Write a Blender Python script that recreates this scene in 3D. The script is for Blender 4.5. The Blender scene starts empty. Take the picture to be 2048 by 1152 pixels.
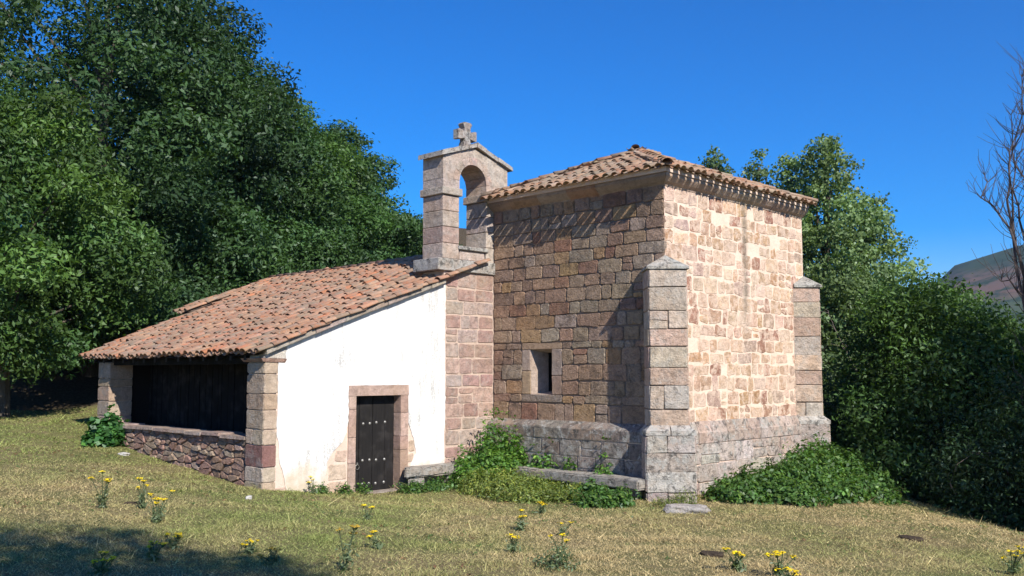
import bpy, bmesh, math, random
import numpy as np
from mathutils import Vector, Matrix

random.seed(7)
RNG = np.random.default_rng(11)
R = math.radians
scene = bpy.context.scene
COL = scene.collection

# ------------------------------------------------------------------ camera
FPX, HCX, HCY = 1863.0, 1024.0, 576.0
CAM = np.array([15.515, -9.446, 2.161])
PITCH, YAW = R(5.183), R(44.542)
cam_data = bpy.data.cameras.new('camera')
cam_data.sensor_width = 36.0
cam_data.lens = 36.0 * FPX / 2048.0
cam_data.clip_start, cam_data.clip_end = 0.1, 9000.0
cam = bpy.data.objects.new('camera', cam_data)
COL.objects.link(cam)
cam.location = CAM
cam.rotation_euler = (R(90) + PITCH, 0, YAW)
scene.camera = cam

# ------------------------------------------------------------------ light
SUN_TRAVEL = Vector((-1.415, 0.438, -1.13)).normalized()
SUN_EL = math.asin(-SUN_TRAVEL.z)
SUN_AZ = math.atan2(-SUN_TRAVEL.x, -SUN_TRAVEL.y)      # clockwise from +Y
world = bpy.data.worlds.new('World')
scene.world = world
world.use_nodes = True
wn, wl = world.node_tree.nodes, world.node_tree.links
wn.clear()
sky = wn.new('ShaderNodeTexSky')
sky.sky_type = 'NISHITA'
sky.sun_disc = False
sky.sun_elevation = SUN_EL
sky.sun_rotation = SUN_AZ
sky.altitude = 900.0
sky.air_density = 1.0
sky.dust_density = 0.0
sky.ozone_density = 5.0
hsv = wn.new('ShaderNodeHueSaturation')
hsv.inputs['Saturation'].default_value = 1.57
hsv.inputs['Hue'].default_value = 0.512
bg = wn.new('ShaderNodeBackground')
bg.inputs['Strength'].default_value = 0.117
wo = wn.new('ShaderNodeOutputWorld')
wl.new(sky.outputs[0], hsv.inputs['Color'])
wl.new(hsv.outputs[0], bg.inputs['Color'])
wl.new(bg.outputs[0], wo.inputs['Surface'])

sun_data = bpy.data.lights.new('sun', 'SUN')
sun_data.energy = 4.8
sun_data.angle = R(0.53)
sun_data.color = (1.0, 0.945, 0.85)
sun = bpy.data.objects.new('sun', sun_data)
COL.objects.link(sun)
sun.rotation_euler = SUN_TRAVEL.to_track_quat('-Z', 'Y').to_euler()
sun.location = (30, -12, 30)

vs = scene.view_settings
vs.view_transform = 'Standard'
vs.look = 'None'
vs.exposure = 0.57
vs.gamma = 1.0
vs.use_curve_mapping = False
scene.cycles.max_bounces = 6
scene.cycles.diffuse_bounces = 3
scene.cycles.transmission_bounces = 3
scene.cycles.transparent_max_bounces = 4

# ------------------------------------------------------------------ photo pixel -> direction
_fw = np.array([-math.sin(YAW), math.cos(YAW), 0.0])
_rt = np.array([math.cos(YAW), math.sin(YAW), 0.0])
_F = _fw * math.cos(PITCH) + np.array([0, 0, math.sin(PITCH)])
_U = -_fw * math.sin(PITCH) + np.array([0, 0, math.cos(PITCH)])
def ray(px, py):
    return _F + _rt * (px - HCX) / FPX + _U * (HCY - py) / FPX
def at(px, dist):
    d = _fw + _rt * (px - HCX) / (FPX / math.cos(PITCH)); d = d / np.linalg.norm(d)
    return CAM[0] + d[0] * dist, CAM[1] + d[1] * dist

# ------------------------------------------------------------------ terrain heights
CP = np.array([
 (0,0,-.03),(0,2,-.27),(0,3.2,-.26),(.6,4.5,-.25),(2,4.8,-.26),(5.2,5.0,-.28),(5.6,8,-.32),(5.6,11.4,-.36),
 (-1,-.4,.05),(-3,-.4,.2),(-6.6,-.4,.5),(-7.8,-.4,.68),(-10,0,.86),(-12.5,-.5,.95),(-14,1.5,1.15),(-12,6,1.9),(-9,11,1.6),
 (-14,-7,1.0),(-19,3,2.6),(-20,-8,1.5),(8,-2,.02),(10,-4,.18),(15.5,-9.4,.52),(12,0,-.05),(20,-6,.25),(4,-6,.3),(-4,-6,.5),
 (10,4,-.28),(7.2,9.7,-.47),(10.6,7.6,-.52),(14,4,-.45),(6.2,12,-.5),(9.4,12.2,-1.25),(13,10.2,-1.5),(6,17,-1.9),(15,16,-3.2),
 (20,6,-1.8),(28,14,-4.5),(0,21,-.6),(-5,15,1.4),(-12,17,3.2),(-26,10,6),(-30,-10,4),(10,30,-5),(-10,35,5),
 (-60,40,22),(-80,-20,18),(-30,80,20),(20,80,-8),(80,60,-10),(90,0,-7),(30,-60,3),(-30,-70,5),(100,-60,-2)], float)
def _tps_fit(P):
    n = len(P)
    d = np.linalg.norm(P[:, None, :2] - P[None, :, :2], axis=2)
    K = np.where(d > 0, d * d * np.log(d + 1e-12), 0)
    A = np.zeros((n + 3, n + 3)); A[:n, :n] = K + 1e-3 * np.eye(n)
    A[:n, n] = 1; A[:n, n + 1:] = P[:, :2]; A[n, :n] = 1; A[n + 1:, :n] = P[:, :2].T
    return np.linalg.solve(A, np.concatenate([P[:, 2], np.zeros(3)]))
_W = _tps_fit(CP)
def ground(x, y):
    x = np.asarray(x, float); y = np.asarray(y, float)
    sh = np.broadcast(x, y).shape
    x, y = np.broadcast_to(x, sh).ravel(), np.broadcast_to(y, sh).ravel()
    r = np.hypot(x, y); k = np.where(r > 95, 95 / np.maximum(r, 1e-6), 1.0)
    x2, y2 = x * k, y * k
    z = _W[-3] + _W[-2] * x2 + _W[-1] * y2
    for i, (a, b, _) in enumerate(CP):
        d2 = (x2 - a) ** 2 + (y2 - b) ** 2
        z = z + _W[i] * 0.5 * d2 * np.log(d2 + 1e-12)
    fd = np.clip((r - 42) / 40, 0, 1); fd = fd * fd * (3 - 2 * fd); z = z * (1 - fd) - 9 * fd
    bump = 0.018 * np.sin(1.9 * x + .7 * y) * np.sin(1.3 * y - .4 * x) + 0.010 * np.sin(4.1 * x + 1) * np.sin(3.7 * y + 2)
    return (z + bump).reshape(sh)
def gz(x, y): return float(ground(x, y))
def on_ground(px, py):
    d = ray(px, py); lo, hi = 2.0, 90.0; t = lo
    while t < hi:
        p = CAM + d * t
        if p[2] < gz(p[0], p[1]): break
        t += 0.1
    a, b = t - .1, t
    for _ in range(18):
        m = .5 * (a + b); p = CAM + d * m
        if p[2] < gz(p[0], p[1]): b = m
        else: a = m
    p = CAM + d * b
    return p[0], p[1], gz(p[0], p[1])

# ------------------------------------------------------------------ object helpers
def link(name, me, mat=None, parent=None, loc=None):
    o = bpy.data.objects.new(name, me)
    COL.objects.link(o)
    if mat is not None and me is not None and not me.materials: me.materials.append(mat)
    if parent is not None: o.parent = parent
    if loc is not None: o.location = loc
    return o
def tag(o, label=None, cat=None, group=None, kind=None):
    if label: o['label'] = label
    if cat: o['category'] = cat
    if group: o['group'] = group
    if kind: o['kind'] = kind
    return o
def empty(name, loc=(0, 0, 0), parent=None):
    o = bpy.data.objects.new(name, None); o.empty_display_size = .2
    COL.objects.link(o); o.location = loc
    if parent is not None: o.parent = parent
    return o
def mesh(name, V, F, col=None, smooth=False):
    me = bpy.data.meshes.new(name)
    me.from_pydata([tuple(map(float, v)) for v in V], [], F)
    if smooth: me.polygons.foreach_set('use_smooth', [True] * len(me.polygons))
    if col is not None:
        a = me.color_attributes.new('Col', 'FLOAT_COLOR', 'POINT')
        c = np.asarray(col, float)
        if c.ndim == 1: c = np.tile(c, (len(V), 1))
        c = np.concatenate([c[:, :3], np.ones((len(c), 1))], 1)
        a.data.foreach_set('color', c.ravel())
    me.update()
    return me
def fast_mesh(name, V, nper, col=None):
    """V (n,3) verts, consecutive runs of nper verts form one polygon"""
    V = np.ascontiguousarray(V, dtype=np.float32); n = len(V); m = n // nper
    me = bpy.data.meshes.new(name)
    me.vertices.add(n); me.vertices.foreach_set('co', V.ravel())
    me.loops.add(n); me.loops.foreach_set('vertex_index', np.arange(n, dtype=np.int32))
    me.polygons.add(m)
    me.polygons.foreach_set('loop_start', np.arange(0, n, nper, dtype=np.int32))
    me.update(calc_edges=True)
    if col is not None:
        a = me.color_attributes.new('Col', 'FLOAT_COLOR', 'POINT')
        c = np.ones((n, 4), dtype=np.float32); c[:, :3] = col
        a.data.foreach_set('color', c.ravel())
    return me
class MB:
    """collects shapes into one mesh"""
    def __init__(s): s.V, s.F, s.C = [], [], []
    def add(s, V, F, c=None):
        k = len(s.V); s.V += [tuple(v) for v in V]; s.F += [tuple(i + k for i in f) for f in F]
        s.C += [c if c is not None else (1, 1, 1)] * len(V)
    def box(s, a, b, c=None):
        (x0, y0, z0), (x1, y1, z1) = a, b
        V = [(x0,y0,z0),(x1,y0,z0),(x1,y1,z0),(x0,y1,z0),(x0,y0,z1),(x1,y0,z1),(x1,y1,z1),(x0,y1,z1)]
        s.add(V, [(0,3,2,1),(4,5,6,7),(0,1,5,4),(1,2,6,5),(2,3,7,6),(3,0,4,7)], c)
    def hexa(s, P, c=None):       # 8 points: bottom 4 ccw, top 4 ccw
        s.add(P, [(0,3,2,1),(4,5,6,7),(0,1,5,4),(1,2,6,5),(2,3,7,6),(3,0,4,7)], c)
    def prism(s, poly, f0, f1, c=None):   # poly of 2D, f0/f1 map to 3D
        n = len(poly)
        V = [f0(*p) for p in poly] + [f1(*p) for p in poly]
        s.add(V, [tuple(range(n - 1, -1, -1)), tuple(range(n, 2 * n))] + [(i, (i + 1) % n, n + (i + 1) % n, n + i) for i in range(n)], c)
    def tube(s, pts, rad, n=6, c=None, cap=True):
        pts = [Vector(p) for p in pts]; k0 = len(s.V); V, F = [], []
        ref = Vector((.31, .22, .93))
        for i, p in enumerate(pts):
            t = (pts[min(i + 1, len(pts) - 1)] - pts[max(i - 1, 0)]).normalized()
            a = t.cross(ref)
            if a.length < .05: a = t.cross(Vector((1, 0, 0)))
            a.normalize(); b = t.cross(a)
            for j in range(n):
                th = 2 * math.pi * j / n
                V.append(p + (a * math.cos(th) + b * math.sin(th)) * rad[i])
        for i in range(len(pts) - 1):
            for j in range(n):
                F.append((i * n + j, i * n + (j + 1) % n, (i + 1) * n + (j + 1) % n, (i + 1) * n + j))
        if cap: F.append(tuple(range(n - 1, -1, -1))); F.append(tuple((len(pts) - 1) * n + j for j in range(n)))
        s.add(V, F, c)
    def build(s, name, mat, parent=None, smooth=False, loc=None):
        return link(name, mesh(name, s.V, s.F, s.C, smooth), mat, parent, loc)

# ------------------------------------------------------------------ materials
class NT:
    def __init__(s, name):
        s.m = bpy.data.materials.new(name); s.m.use_nodes = True
        s.n, s.l = s.m.node_tree.nodes, s.m.node_tree.links
        s.n.clear(); s.out = s.n.new('ShaderNodeOutputMaterial')
    def node(s, t, **kw):
        o = s.n.new(t)
        for k, v in kw.items(): setattr(o, k, v)
        return o
    def set(s, sock, v):
        if hasattr(v, 'is_linked') or isinstance(v, bpy.types.NodeSocket): s.l.new(v, sock)
        else: sock.default_value = v
    def coord(s, kind='Object'):
        if kind == 'World':
            return s.node('ShaderNodeNewGeometry').outputs['Position']
        return s.node('ShaderNodeTexCoord').outputs[kind]
    def mapping(s, vec, scale):
        o = s.node('ShaderNodeMapping'); s.l.new(vec, o.inputs[0]); o.inputs['Scale'].default_value = scale
        return o.outputs[0]
    def noise(s, vec, scale, detail=4, rough=.55, dist=0):
        o = s.node('ShaderNodeTexNoise'); s.l.new(vec, o.inputs['Vector'])
        o.inputs['Scale'].default_value = scale; o.inputs['Detail'].default_value = detail
        o.inputs['Roughness'].default_value = rough; o.inputs['Distortion'].default_value = dist
        return o.outputs['Fac']
    def vor(s, vec, scale, feature='F1'):
        o = s.node('ShaderNodeTexVoronoi', feature=feature); s.l.new(vec, o.inputs['Vector']); o.inputs['Scale'].default_value = scale
        return o.outputs['Distance']
    def ramp(s, fac, stops):
        o = s.node('ShaderNodeValToRGB'); s.l.new(fac, o.inputs[0]); e = o.color_ramp.elements
        while len(e) < len(stops): e.new(.5)
        for i, (p, c) in enumerate(stops):
            e[i].position = p
            e[i].color = (c, c, c, 1) if isinstance(c, (int, float)) else (*c, 1)
        return o.outputs['Color']
    def mix(s, fac, a, b, mode='MIX'):
        o = s.node('ShaderNodeMix', data_type='RGBA', blend_type=mode)
        s.set(o.inputs[0], fac)
        for k, v in ((6, a), (7, b)):
            if isinstance(v, tuple): v = (*v, 1)
            s.set(o.inputs[k], v)
        return o.outputs[2]
    def math(s, op, a, b=0.0):
        o = s.node('ShaderNodeMath', operation=op); s.set(o.inputs[0], a); s.set(o.inputs[1], b)
        return o.outputs[0]
    def sepz(s, vec, k='Z'):
        o = s.node('ShaderNodeSeparateXYZ'); s.l.new(vec, o.inputs[0]); return o.outputs[k]
    def col(s, src):
        if src == 'obj': return s.node('ShaderNodeObjectInfo').outputs['Color']
        o = s.node('ShaderNodeVertexColor', layer_name='Col'); return o.outputs['Color']
    def bump(s, h, strength, dist, normal=None):
        o = s.node('ShaderNodeBump'); s.l.new(h, o.inputs['Height'])
        o.inputs['Strength'].default_value = strength; o.inputs['Distance'].default_value = dist
        if normal is not None: s.l.new(normal, o.inputs['Normal'])
        return o.outputs[0]
    def principled(s, color, rough=.9, normal=None, spec=.25, metallic=0.0):
        o = s.node('ShaderNodeBsdfPrincipled')
        if isinstance(color, tuple): color = (*color, 1)
        s.set(o.inputs['Base Color'], color); s.set(o.inputs['Roughness'], rough)
        o.inputs['Specular IOR Level'].default_value = spec; o.inputs['Metallic'].default_value = metallic
        if normal is not None: s.l.new(normal, o.inputs['Normal'])
        s.l.new(o.outputs[0], s.out.inputs[0]); return o

def m_stone(name, rough_amp=1.0, lichen=0.0, src='Col', dark=0.0, smear=0.0, stain=False, rs=20):
    t = NT(name); p = t.coord('World')
    base = t.col(src)
    big = t.noise(p, 1.6, 6, .65, .5); mid = t.noise(p, 8, 8, .7, .3); fine = t.noise(p, 50, 4, .7)
    c = t.mix(1.0, base, t.ramp(mid, [(.28, .60), (.5, 1.0), (.75, 1.32)]), 'MULTIPLY')
    c = t.mix(1.0, c, t.ramp(fine, [(.25, .78), (.55, 1.0), (.8, 1.2)]), 'MULTIPLY')
    c = t.mix(t.ramp(big, [(.46, 0.0), (.70, .55)]), c, (.37, .255, .17))
    if dark:
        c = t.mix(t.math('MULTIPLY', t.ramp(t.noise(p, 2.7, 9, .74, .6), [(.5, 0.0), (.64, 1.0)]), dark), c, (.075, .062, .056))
    if smear:
        sm = t.ramp(t.noise(p, 5.5, 8, .75, .4), [(.46, 0.0), (.56, 1.0)])
        c = t.mix(t.math('MULTIPLY', sm, smear), c, (.71, .545, .425))
    if stain: c = end_stain(t, p, c)
    if lichen:
        l1 = t.ramp(t.noise(p, 4.2, 8, .72, .6), [(.5, 0.0), (.6, 1.0)])
        c = t.mix(t.math('MULTIPLY', l1, lichen), c, (.40, .385, .35))
        l2 = t.ramp(t.noise(p, 6.5, 8, .78, .5), [(.51, 0.0), (.60, 1.0)])
        c = t.mix(t.math('MULTIPLY', l2, lichen), c, (.08, .075, .068))
        spots = t.ramp(t.vor(t.mix(.12, p, t.node('ShaderNodeTexNoise').outputs['Color'], 'ADD'), 5.5), [(.08, 1.0), (.15, 0.0)])
        c = t.mix(t.math('MULTIPLY', spots, lichen * .7), c, (.6, .59, .54))
    h = t.mix(.35, t.noise(p, rs, 6, .7, .8), t.noise(p, rs * 2.6, 3, .6))
    h2 = t.noise(p, rs * .35, 3, .6)
    nrm = t.bump(h, .9 * rough_amp, .06, t.bump(h2, .5 * rough_amp, .08))
    t.principled(c, .93, nrm, .12)
    return t.m
def end_stain(t, p, c):
    """damp streak running down the end wall below the cornice"""
    y = t.sepz(p, 'Y'); z = t.sepz(p)
    n = t.noise(t.mapping(p, (1, 1, .35)), 5.0, 6, .7)
    d = t.math('ABSOLUTE', t.math('SUBTRACT', t.math('ADD', y, t.math('MULTIPLY', n, .18)), 8.82))
    m = t.math('MULTIPLY', t.ramp(d, [(.03, 1.0), (.17, 0.0)]), t.ramp(t.math('MULTIPLY', z, .16), [(.40, 0.0), (.62, 1.0)]))
    m = t.math('MULTIPLY', m, t.ramp(t.noise(p, 9, 6, .75), [(.35, .25), (.6, .85)]))
    return t.mix(m, c, (.20, .165, .125))
def m_mortar(name, color, var=.14, dirt=(.30, .20, .145), stain=False):
    t = NT(name); p = t.coord('World')
    a = t.noise(p, 3.0, 6, .65); b = t.noise(p, 28, 5, .7)
    c = t.mix(t.ramp(a, [(.42, 0.0), (.75, .75)]), color, dirt)
    c = t.mix(1.0, c, t.ramp(b, [(.3, 1 - var), (.7, 1 + var)]), 'MULTIPLY')
    if stain: c = end_stain(t, p, c)
    t.principled(c, .95, t.bump(t.mix(.5, t.noise(p, 9, 6, .7), b), .6, .04), .12)
    return t.m
def m_plaster():
    t = NT('limewash_plaster'); p = t.coord('World')
    streak = t.noise(t.mapping(p, (9, 9, 1.0)), 1.0, 8, .72)
    fine = t.noise(p, 34, 6, .75); z = t.sepz(p)
    patch = t.ramp(t.noise(p, 1.15, 4, .6), [(.42, 0.0), (.60, 1.0)])
    f = t.math('MULTIPLY', t.ramp(t.math('ADD', t.math('MULTIPLY', streak, .5), t.math('MULTIPLY', fine, .5)), [(.47, 0.0), (.58, 1.0)]), patch)
    c = t.mix(t.math('MULTIPLY', f, .6), (.745, .725, .69), (.22, .21, .20))
    low = t.math('ADD', t.math('MULTIPLY', t.noise(p, 2.2, 6, .65), 1.0), t.math('MULTIPLY', z, -.75))
    c = t.mix(t.ramp(low, [(.16, 0.0), (.52, .9)]), c, (.56, .46, .335))
    c = t.mix(t.math('MULTIPLY', t.ramp(low, [(.5, 0.0), (.75, 1.0)]), t.ramp(t.noise(p, 14, 6, .7), [(.45, 0.0), (.62, .7)])), c, (.34, .31, .25))
    t.principled(c, .92, t.bump(t.mix(.4, t.noise(p, 5, 5, .6), fine), .28, .03), .15)
    return t.m
def m_tile(name, src):
    t = NT(name); p = t.coord('World'); base = t.col(src)
    a = t.noise(p, 7, 6, .7); b = t.noise(p, 38, 4, .7); g = t.noise(p, 2.2, 4, .6)
    c = t.mix(1.0, base, t.ramp(b, [(.3, .78), (.7, 1.2)]), 'MULTIPLY')
    c = t.mix(t.ramp(a, [(.48, 0.0), (.63, .75)]), c, (.245, .21, .165))
    c = t.mix(t.ramp(t.noise(p, 15, 6, .75), [(.58, 0.0), (.66, .7)]), c, (.41, .39, .33))
    c = t.mix(t.ramp(g, [(.48, 0.0), (.68, .65)]), c, (.20, .165, .12))
    c = t.mix(t.ramp(t.noise(p, 1.1, 5, .65), [(.55, 0.0), (.72, .5)]), c, (.40, .175, .10))
    t.principled(c, .88, t.bump(t.mix(.5, a, b), .5, .02), .2)
    return t.m
def m_wood(name, color, scale=(30, 30, 1.5), rough=.7):
    t = NT(name); p = t.coord('World')
    a = t.noise(t.mapping(p, scale), 1.0, 6, .65); b = t.noise(p, 3.5, 4, .6)
    c = t.mix(1.0, color, t.ramp(a, [(.3, .6), (.7, 1.5)]), 'MULTIPLY')
    c = t.mix(t.ramp(b, [(.5, 0.0), (.75, .25)]), c, (.10, .09, .085))
    t.principled(c, rough, t.bump(a, .5, .01), .3)
    return t.m
def m_leaf(name, trans=.32, gloss=.022, grough=.5):
    t = NT(name); c = t.col('Col')
    d = t.node('ShaderNodeBsdfDiffuse'); t.l.new(c, d.inputs[0])
    tr = t.node('ShaderNodeBsdfTranslucent')
    t.l.new(t.mix(1.0, c, (1.35, 1.45, .55), 'MULTIPLY'), tr.inputs[0])
    mx = t.node('ShaderNodeMixShader'); mx.inputs[0].default_value = trans
    t.l.new(d.outputs[0], mx.inputs[1]); t.l.new(tr.outputs[0], mx.inputs[2])
    g = t.node('ShaderNodeBsdfGlossy'); g.inputs['Roughness'].default_value = grough; g.inputs[0].default_value = (.9, .95, 1, 1)
    m2 = t.node('ShaderNodeMixShader'); m2.inputs[0].default_value = gloss
    t.l.new(mx.outputs[0], m2.inputs[1]); t.l.new(g.outputs[0], m2.inputs[2]); t.l.new(m2.outputs[0], t.out.inputs[0])
    return t.m
def m_bark(name, color):
    t = NT(name); p = t.coord('World')
    a = t.noise(t.mapping(p, (14, 14, 3)), 1.0, 6, .7)
    t.principled(t.mix(1.0, color, t.ramp(a, [(.3, .5), (.7, 1.5)]), 'MULTIPLY'), .95, t.bump(a, .8, .03), .1)
    return t.m
def m_ground():
    t = NT('dry_meadow'); p = t.coord('World')
    a = t.noise(p, .45, 6, .6); b = t.noise(p, 3.2, 6, .65); f = t.noise(p, 40, 5, .75); s = t.noise(p, 12, 5, .7)
    c = t.mix(t.ramp(a, [(.38, 0.0), (.62, 1.0)]), (.21, .165, .085), (.13, .14, .05))
    c = t.mix(t.ramp(b, [(.5, 0.0), (.72, .8)]), c, (.27, .205, .11))
    c = t.mix(t.ramp(s, [(.58, 0.0), (.70, .6)]), c, (.14, .10, .06))
    c = t.mix(1.0, c, t.ramp(f, [(.28, .55), (.5, 1.0), (.75, 1.5)]), 'MULTIPLY')
    # woodland litter up the left slope and in the hollow to the right
    x = t.sepz(p, 'X'); y = t.sepz(p, 'Y')
    w1 = t.math('ADD', t.math('MULTIPLY', x, -1.0), t.math('MULTIPLY', y, .35))
    w1 = t.math('ADD', w1, t.math('MULTIPLY', b, 2.0))
    wood1 = t.ramp(t.math('MULTIPLY', w1, .03), [(.435, 0.0), (.46, 1.0)])
    w2 = t.math('ADD', t.math('ADD', t.math('MULTIPLY', x, .73), t.math('MULTIPLY', y, .68)), t.math('MULTIPLY', b, 1.2))
    wood2 = t.ramp(t.math('MULTIPLY', w2, .05), [(.735, 0.0), (.76, 1.0)])
    wood = t.math('MAXIMUM', wood1, wood2)
    lit = t.mix(t.ramp(s, [(.4, 0.0), (.65, 1.0)]), (.055, .042, .026), (.13, .10, .065))
    c = t.mix(wood, c, lit)
    t.principled(c, .97, t.bump(t.mix(.5, f, s), .9, .05), .08)
    return t.m
def m_plain(name, color, rough=.6, spec=.3, metallic=0.0):
    t = NT(name); p = t.coord('World')
    t.principled(t.mix(1.0, color, t.ramp(t.noise(p, 30, 4, .6), [(.3, .8), (.7, 1.2)]), 'MULTIPLY'), rough, None, spec, metallic)
    return t.m
def m_vcol(name, rough=.8, spec=.2):
    t = NT(name); t.principled(t.col('Col'), rough, None, spec); return t.m
def m_grass():
    t = NT('grass_blades'); c = t.col('Col')
    d = t.node('ShaderNodeBsdfDiffuse'); t.l.new(c, d.inputs[0])
    tr = t.node('ShaderNodeBsdfTranslucent'); t.l.new(c, tr.inputs[0])
    mx = t.node('ShaderNodeMixShader'); mx.inputs[0].default_value = .3
    t.l.new(d.outputs[0], mx.inputs[1]); t.l.new(tr.outputs[0], mx.inputs[2]); t.l.new(mx.outputs[0], t.out.inputs[0])
    return t.m
def m_hill():
    t = NT('heather_hillside'); p = t.coord('World'); z = t.sepz(p)
    a = t.noise(p, .006, 8, .65); b = t.noise(p, .03, 8, .7)
    h = t.math('ADD', t.math('MULTIPLY', z, 1 / 260.0), t.math('MULTIPLY', a, .35))
    c = t.ramp(h, [(.30, (.035, .06, .025)), (.48, (.06, .08, .035)), (.56, (.15, .085, .06)), (.66, (.13, .085, .06)), (.74, (.035, .06, .03))])
    c = t.mix(t.ramp(b, [(.48, 0.0), (.58, 1.0)]), c, (.022, .04, .018))
    t.principled(c, 1.0, None, .0)
    return t.m

M = {
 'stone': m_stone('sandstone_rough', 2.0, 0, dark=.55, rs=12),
 'stone_lit': m_stone('sandstone_dressed', .6, 0, dark=.15),
 'stone_end': m_stone('sandstone_limewashed', .9, 0, smear=.75, stain=True, rs=13),
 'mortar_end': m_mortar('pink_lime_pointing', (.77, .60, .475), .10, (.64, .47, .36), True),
 'stone_lich': m_stone('sandstone_lichened', .9, .85),
 'stone_gable': m_stone('sandstone_gable', .8, .3, dark=.3),
 'stone_but': m_stone('sandstone_buttress', 1.0, .35, dark=.2, rs=13),
 'stone_plinth': m_stone('sandstone_plinth', 1.0, .8, dark=.25, rs=13),
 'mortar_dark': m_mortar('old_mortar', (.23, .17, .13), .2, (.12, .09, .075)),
 'mortar_pink': m_mortar('pink_lime_mortar', (.70, .545, .445), .10, (.58, .43, .335)),
 'plaster': m_plaster(),
 'tile': m_tile('roof_tile_single', 'obj'), 'tiles': m_tile('roof_tile_joined', 'Col'),
 'deck': m_wood('roof_deck', (.055, .04, .03), (6, 6, 6), .9),
 'wood_black': m_wood('black_painted_wood', (.011, .0095, .009)),
 'wood_dark': m_wood('dark_old_wood', (.02, .015, .012)),
 'wood_shaded': m_wood('shaded_porch_wood', (.004, .0035, .003), (30, 30, 1.5), .95),  # dark wood, blackened further: the porch shade is put into its colour
 'iron': m_plain('worn_iron', (.28, .27, .25), .45, .5, .6),
 'void': m_plain('unlit_interior', (.02, .017, .015), .95, .1),  # near-black colour stands in for the shade inside the building
 'leaf': m_leaf('oak_leaf'), 'poplar': m_leaf('poplar_leaf', .3, .02, .45), 'weed': m_leaf('weed_leaf', .35, .025),
 'bark': m_bark('grey_bark', (.11, .09, .07)), 'dead': m_bark('dead_wood', (.21, .17, .145)), 'dead_dark': m_bark('dark_dead_wood', (.11, .09, .085)),
 'ground': m_ground(), 'grass': m_grass(), 'hill': m_hill(),
 'flower': m_vcol('ragwort_flower', .7), 'stem': m_vcol('green_stem', .8), 'earth': m_mortar('dark_earth', (.055, .04, .028), .3, (.10, .075, .05)),
 'white_rock': m_mortar('pale_rock', (.45, .43, .39), .12, (.5, .47, .42)),
}

# ------------------------------------------------------------------ ground sheet
def build_ground():
    radii = list(np.arange(0, 34, .3)); r = 34.0
    while r < 2800: r *= 1.12; radii.append(r)
    na = 320; cx, cy = 5.0, 0.0
    V = [(cx, cy)]; F = []
    for i, rr in enumerate(radii[1:]):
        for j in range(na):
            th = 2 * math.pi * j / na
            V.append((cx + rr * math.cos(th), cy + rr * math.sin(th)))
    V = np.array(V); Z = ground(V[:, 0], V[:, 1])
    V = np.column_stack([V, Z])
    for j in range(na): F.append((0, 1 + j, 1 + (j + 1) % na))
    for i in range(len(radii) - 2):
        a, b = 1 + i * na, 1 + (i + 1) * na
        for j in range(na):
            k = (j + 1) % na
            F.append((a + j, b + j, b + k, a + k))
    tag(link('ground', mesh('ground', V, F, None, True), M['ground']), kind='structure')
build_ground()
def build_hill():
    V, F = [], []; prof = [(1500, -60), (1700, 0), (1780, 50), (1905, 195), (2048, 230), (2200, 252), (2500, 300), (2900, 330), (3600, 260), (4600, 120), (6000, -50)]
    nx, nd = 130, 26
    xs = np.linspace(1500, 6000, nx); hs = np.interp(xs, [p[0] for p in prof], [p[1] for p in prof])
    for i, (px, h) in enumerate(zip(xs, hs)):
        for k in range(nd):
            f = k / (nd - 1); dist = 900 + 1100 * f
            x, y = at(px, dist)
            top = h * 1600 / FPX
            prof_f = math.sin(min(f / .72, 1.0) * math.pi / 2) ** 1.15 if f < .72 else 1 - .5 * (f - .72) / .28
            z = -30 + (top + 32) * prof_f + 7 * math.sin(x * .011 + y * .006) * math.sin(y * .013) * (f < .95) * (1 - prof_f * .6)
            V.append((x, y, z))
    for i in range(nx - 1):
        for k in range(nd - 1):
            F.append((i * nd + k, (i + 1) * nd + k, (i + 1) * nd + k + 1, i * nd + k + 1))
    tag(link('hill', mesh('hill', V, F, None, True), M['hill']), kind='structure')
build_hill()

# ------------------------------------------------------------------ stones
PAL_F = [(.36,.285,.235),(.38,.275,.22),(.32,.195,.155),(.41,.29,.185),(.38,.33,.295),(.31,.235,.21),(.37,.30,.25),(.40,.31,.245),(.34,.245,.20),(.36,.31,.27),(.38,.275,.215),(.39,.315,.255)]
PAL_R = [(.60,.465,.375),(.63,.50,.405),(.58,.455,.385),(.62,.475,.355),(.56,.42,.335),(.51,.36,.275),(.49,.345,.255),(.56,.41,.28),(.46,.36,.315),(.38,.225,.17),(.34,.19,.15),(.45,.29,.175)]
PAL_G = [(.54,.40,.33),(.50,.41,.34),(.56,.45,.385),(.47,.335,.275),(.52,.43,.375)]
PAL_P = [(.40,.33,.285),(.36,.27,.225),(.42,.37,.33),(.44,.33,.28)]
PAL_RUB = [(.44,.31,.27),(.50,.37,.315),(.41,.28,.25),(.53,.43,.37),(.47,.38,.335)]
class Face:
    """a wall plane: s along, t up, d outwards"""
    def __init__(f, O, S, N): f.O, f.S, f.N = Vector(O), Vector(S).normalized(), Vector(N).normalized()
    def __call__(f, s, t, d=0.0): return f.O + f.S * s + Vector((0, 0, t)) + f.N * d
WARM = (1.06, .97, .84)
def warm(P): return [tuple(x * k for x, k in zip(c, WARM)) for c in P]
PAL_RUB = warm(PAL_RUB)
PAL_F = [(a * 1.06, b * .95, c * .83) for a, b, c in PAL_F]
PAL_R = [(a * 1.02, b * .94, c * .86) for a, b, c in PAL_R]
def jit(c, a, rnd): 
    k = 1 + rnd.uniform(-a, a); return tuple(max(.01, x * k * (1 + rnd.uniform(-a * .3, a * .3))) for x in c)
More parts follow.
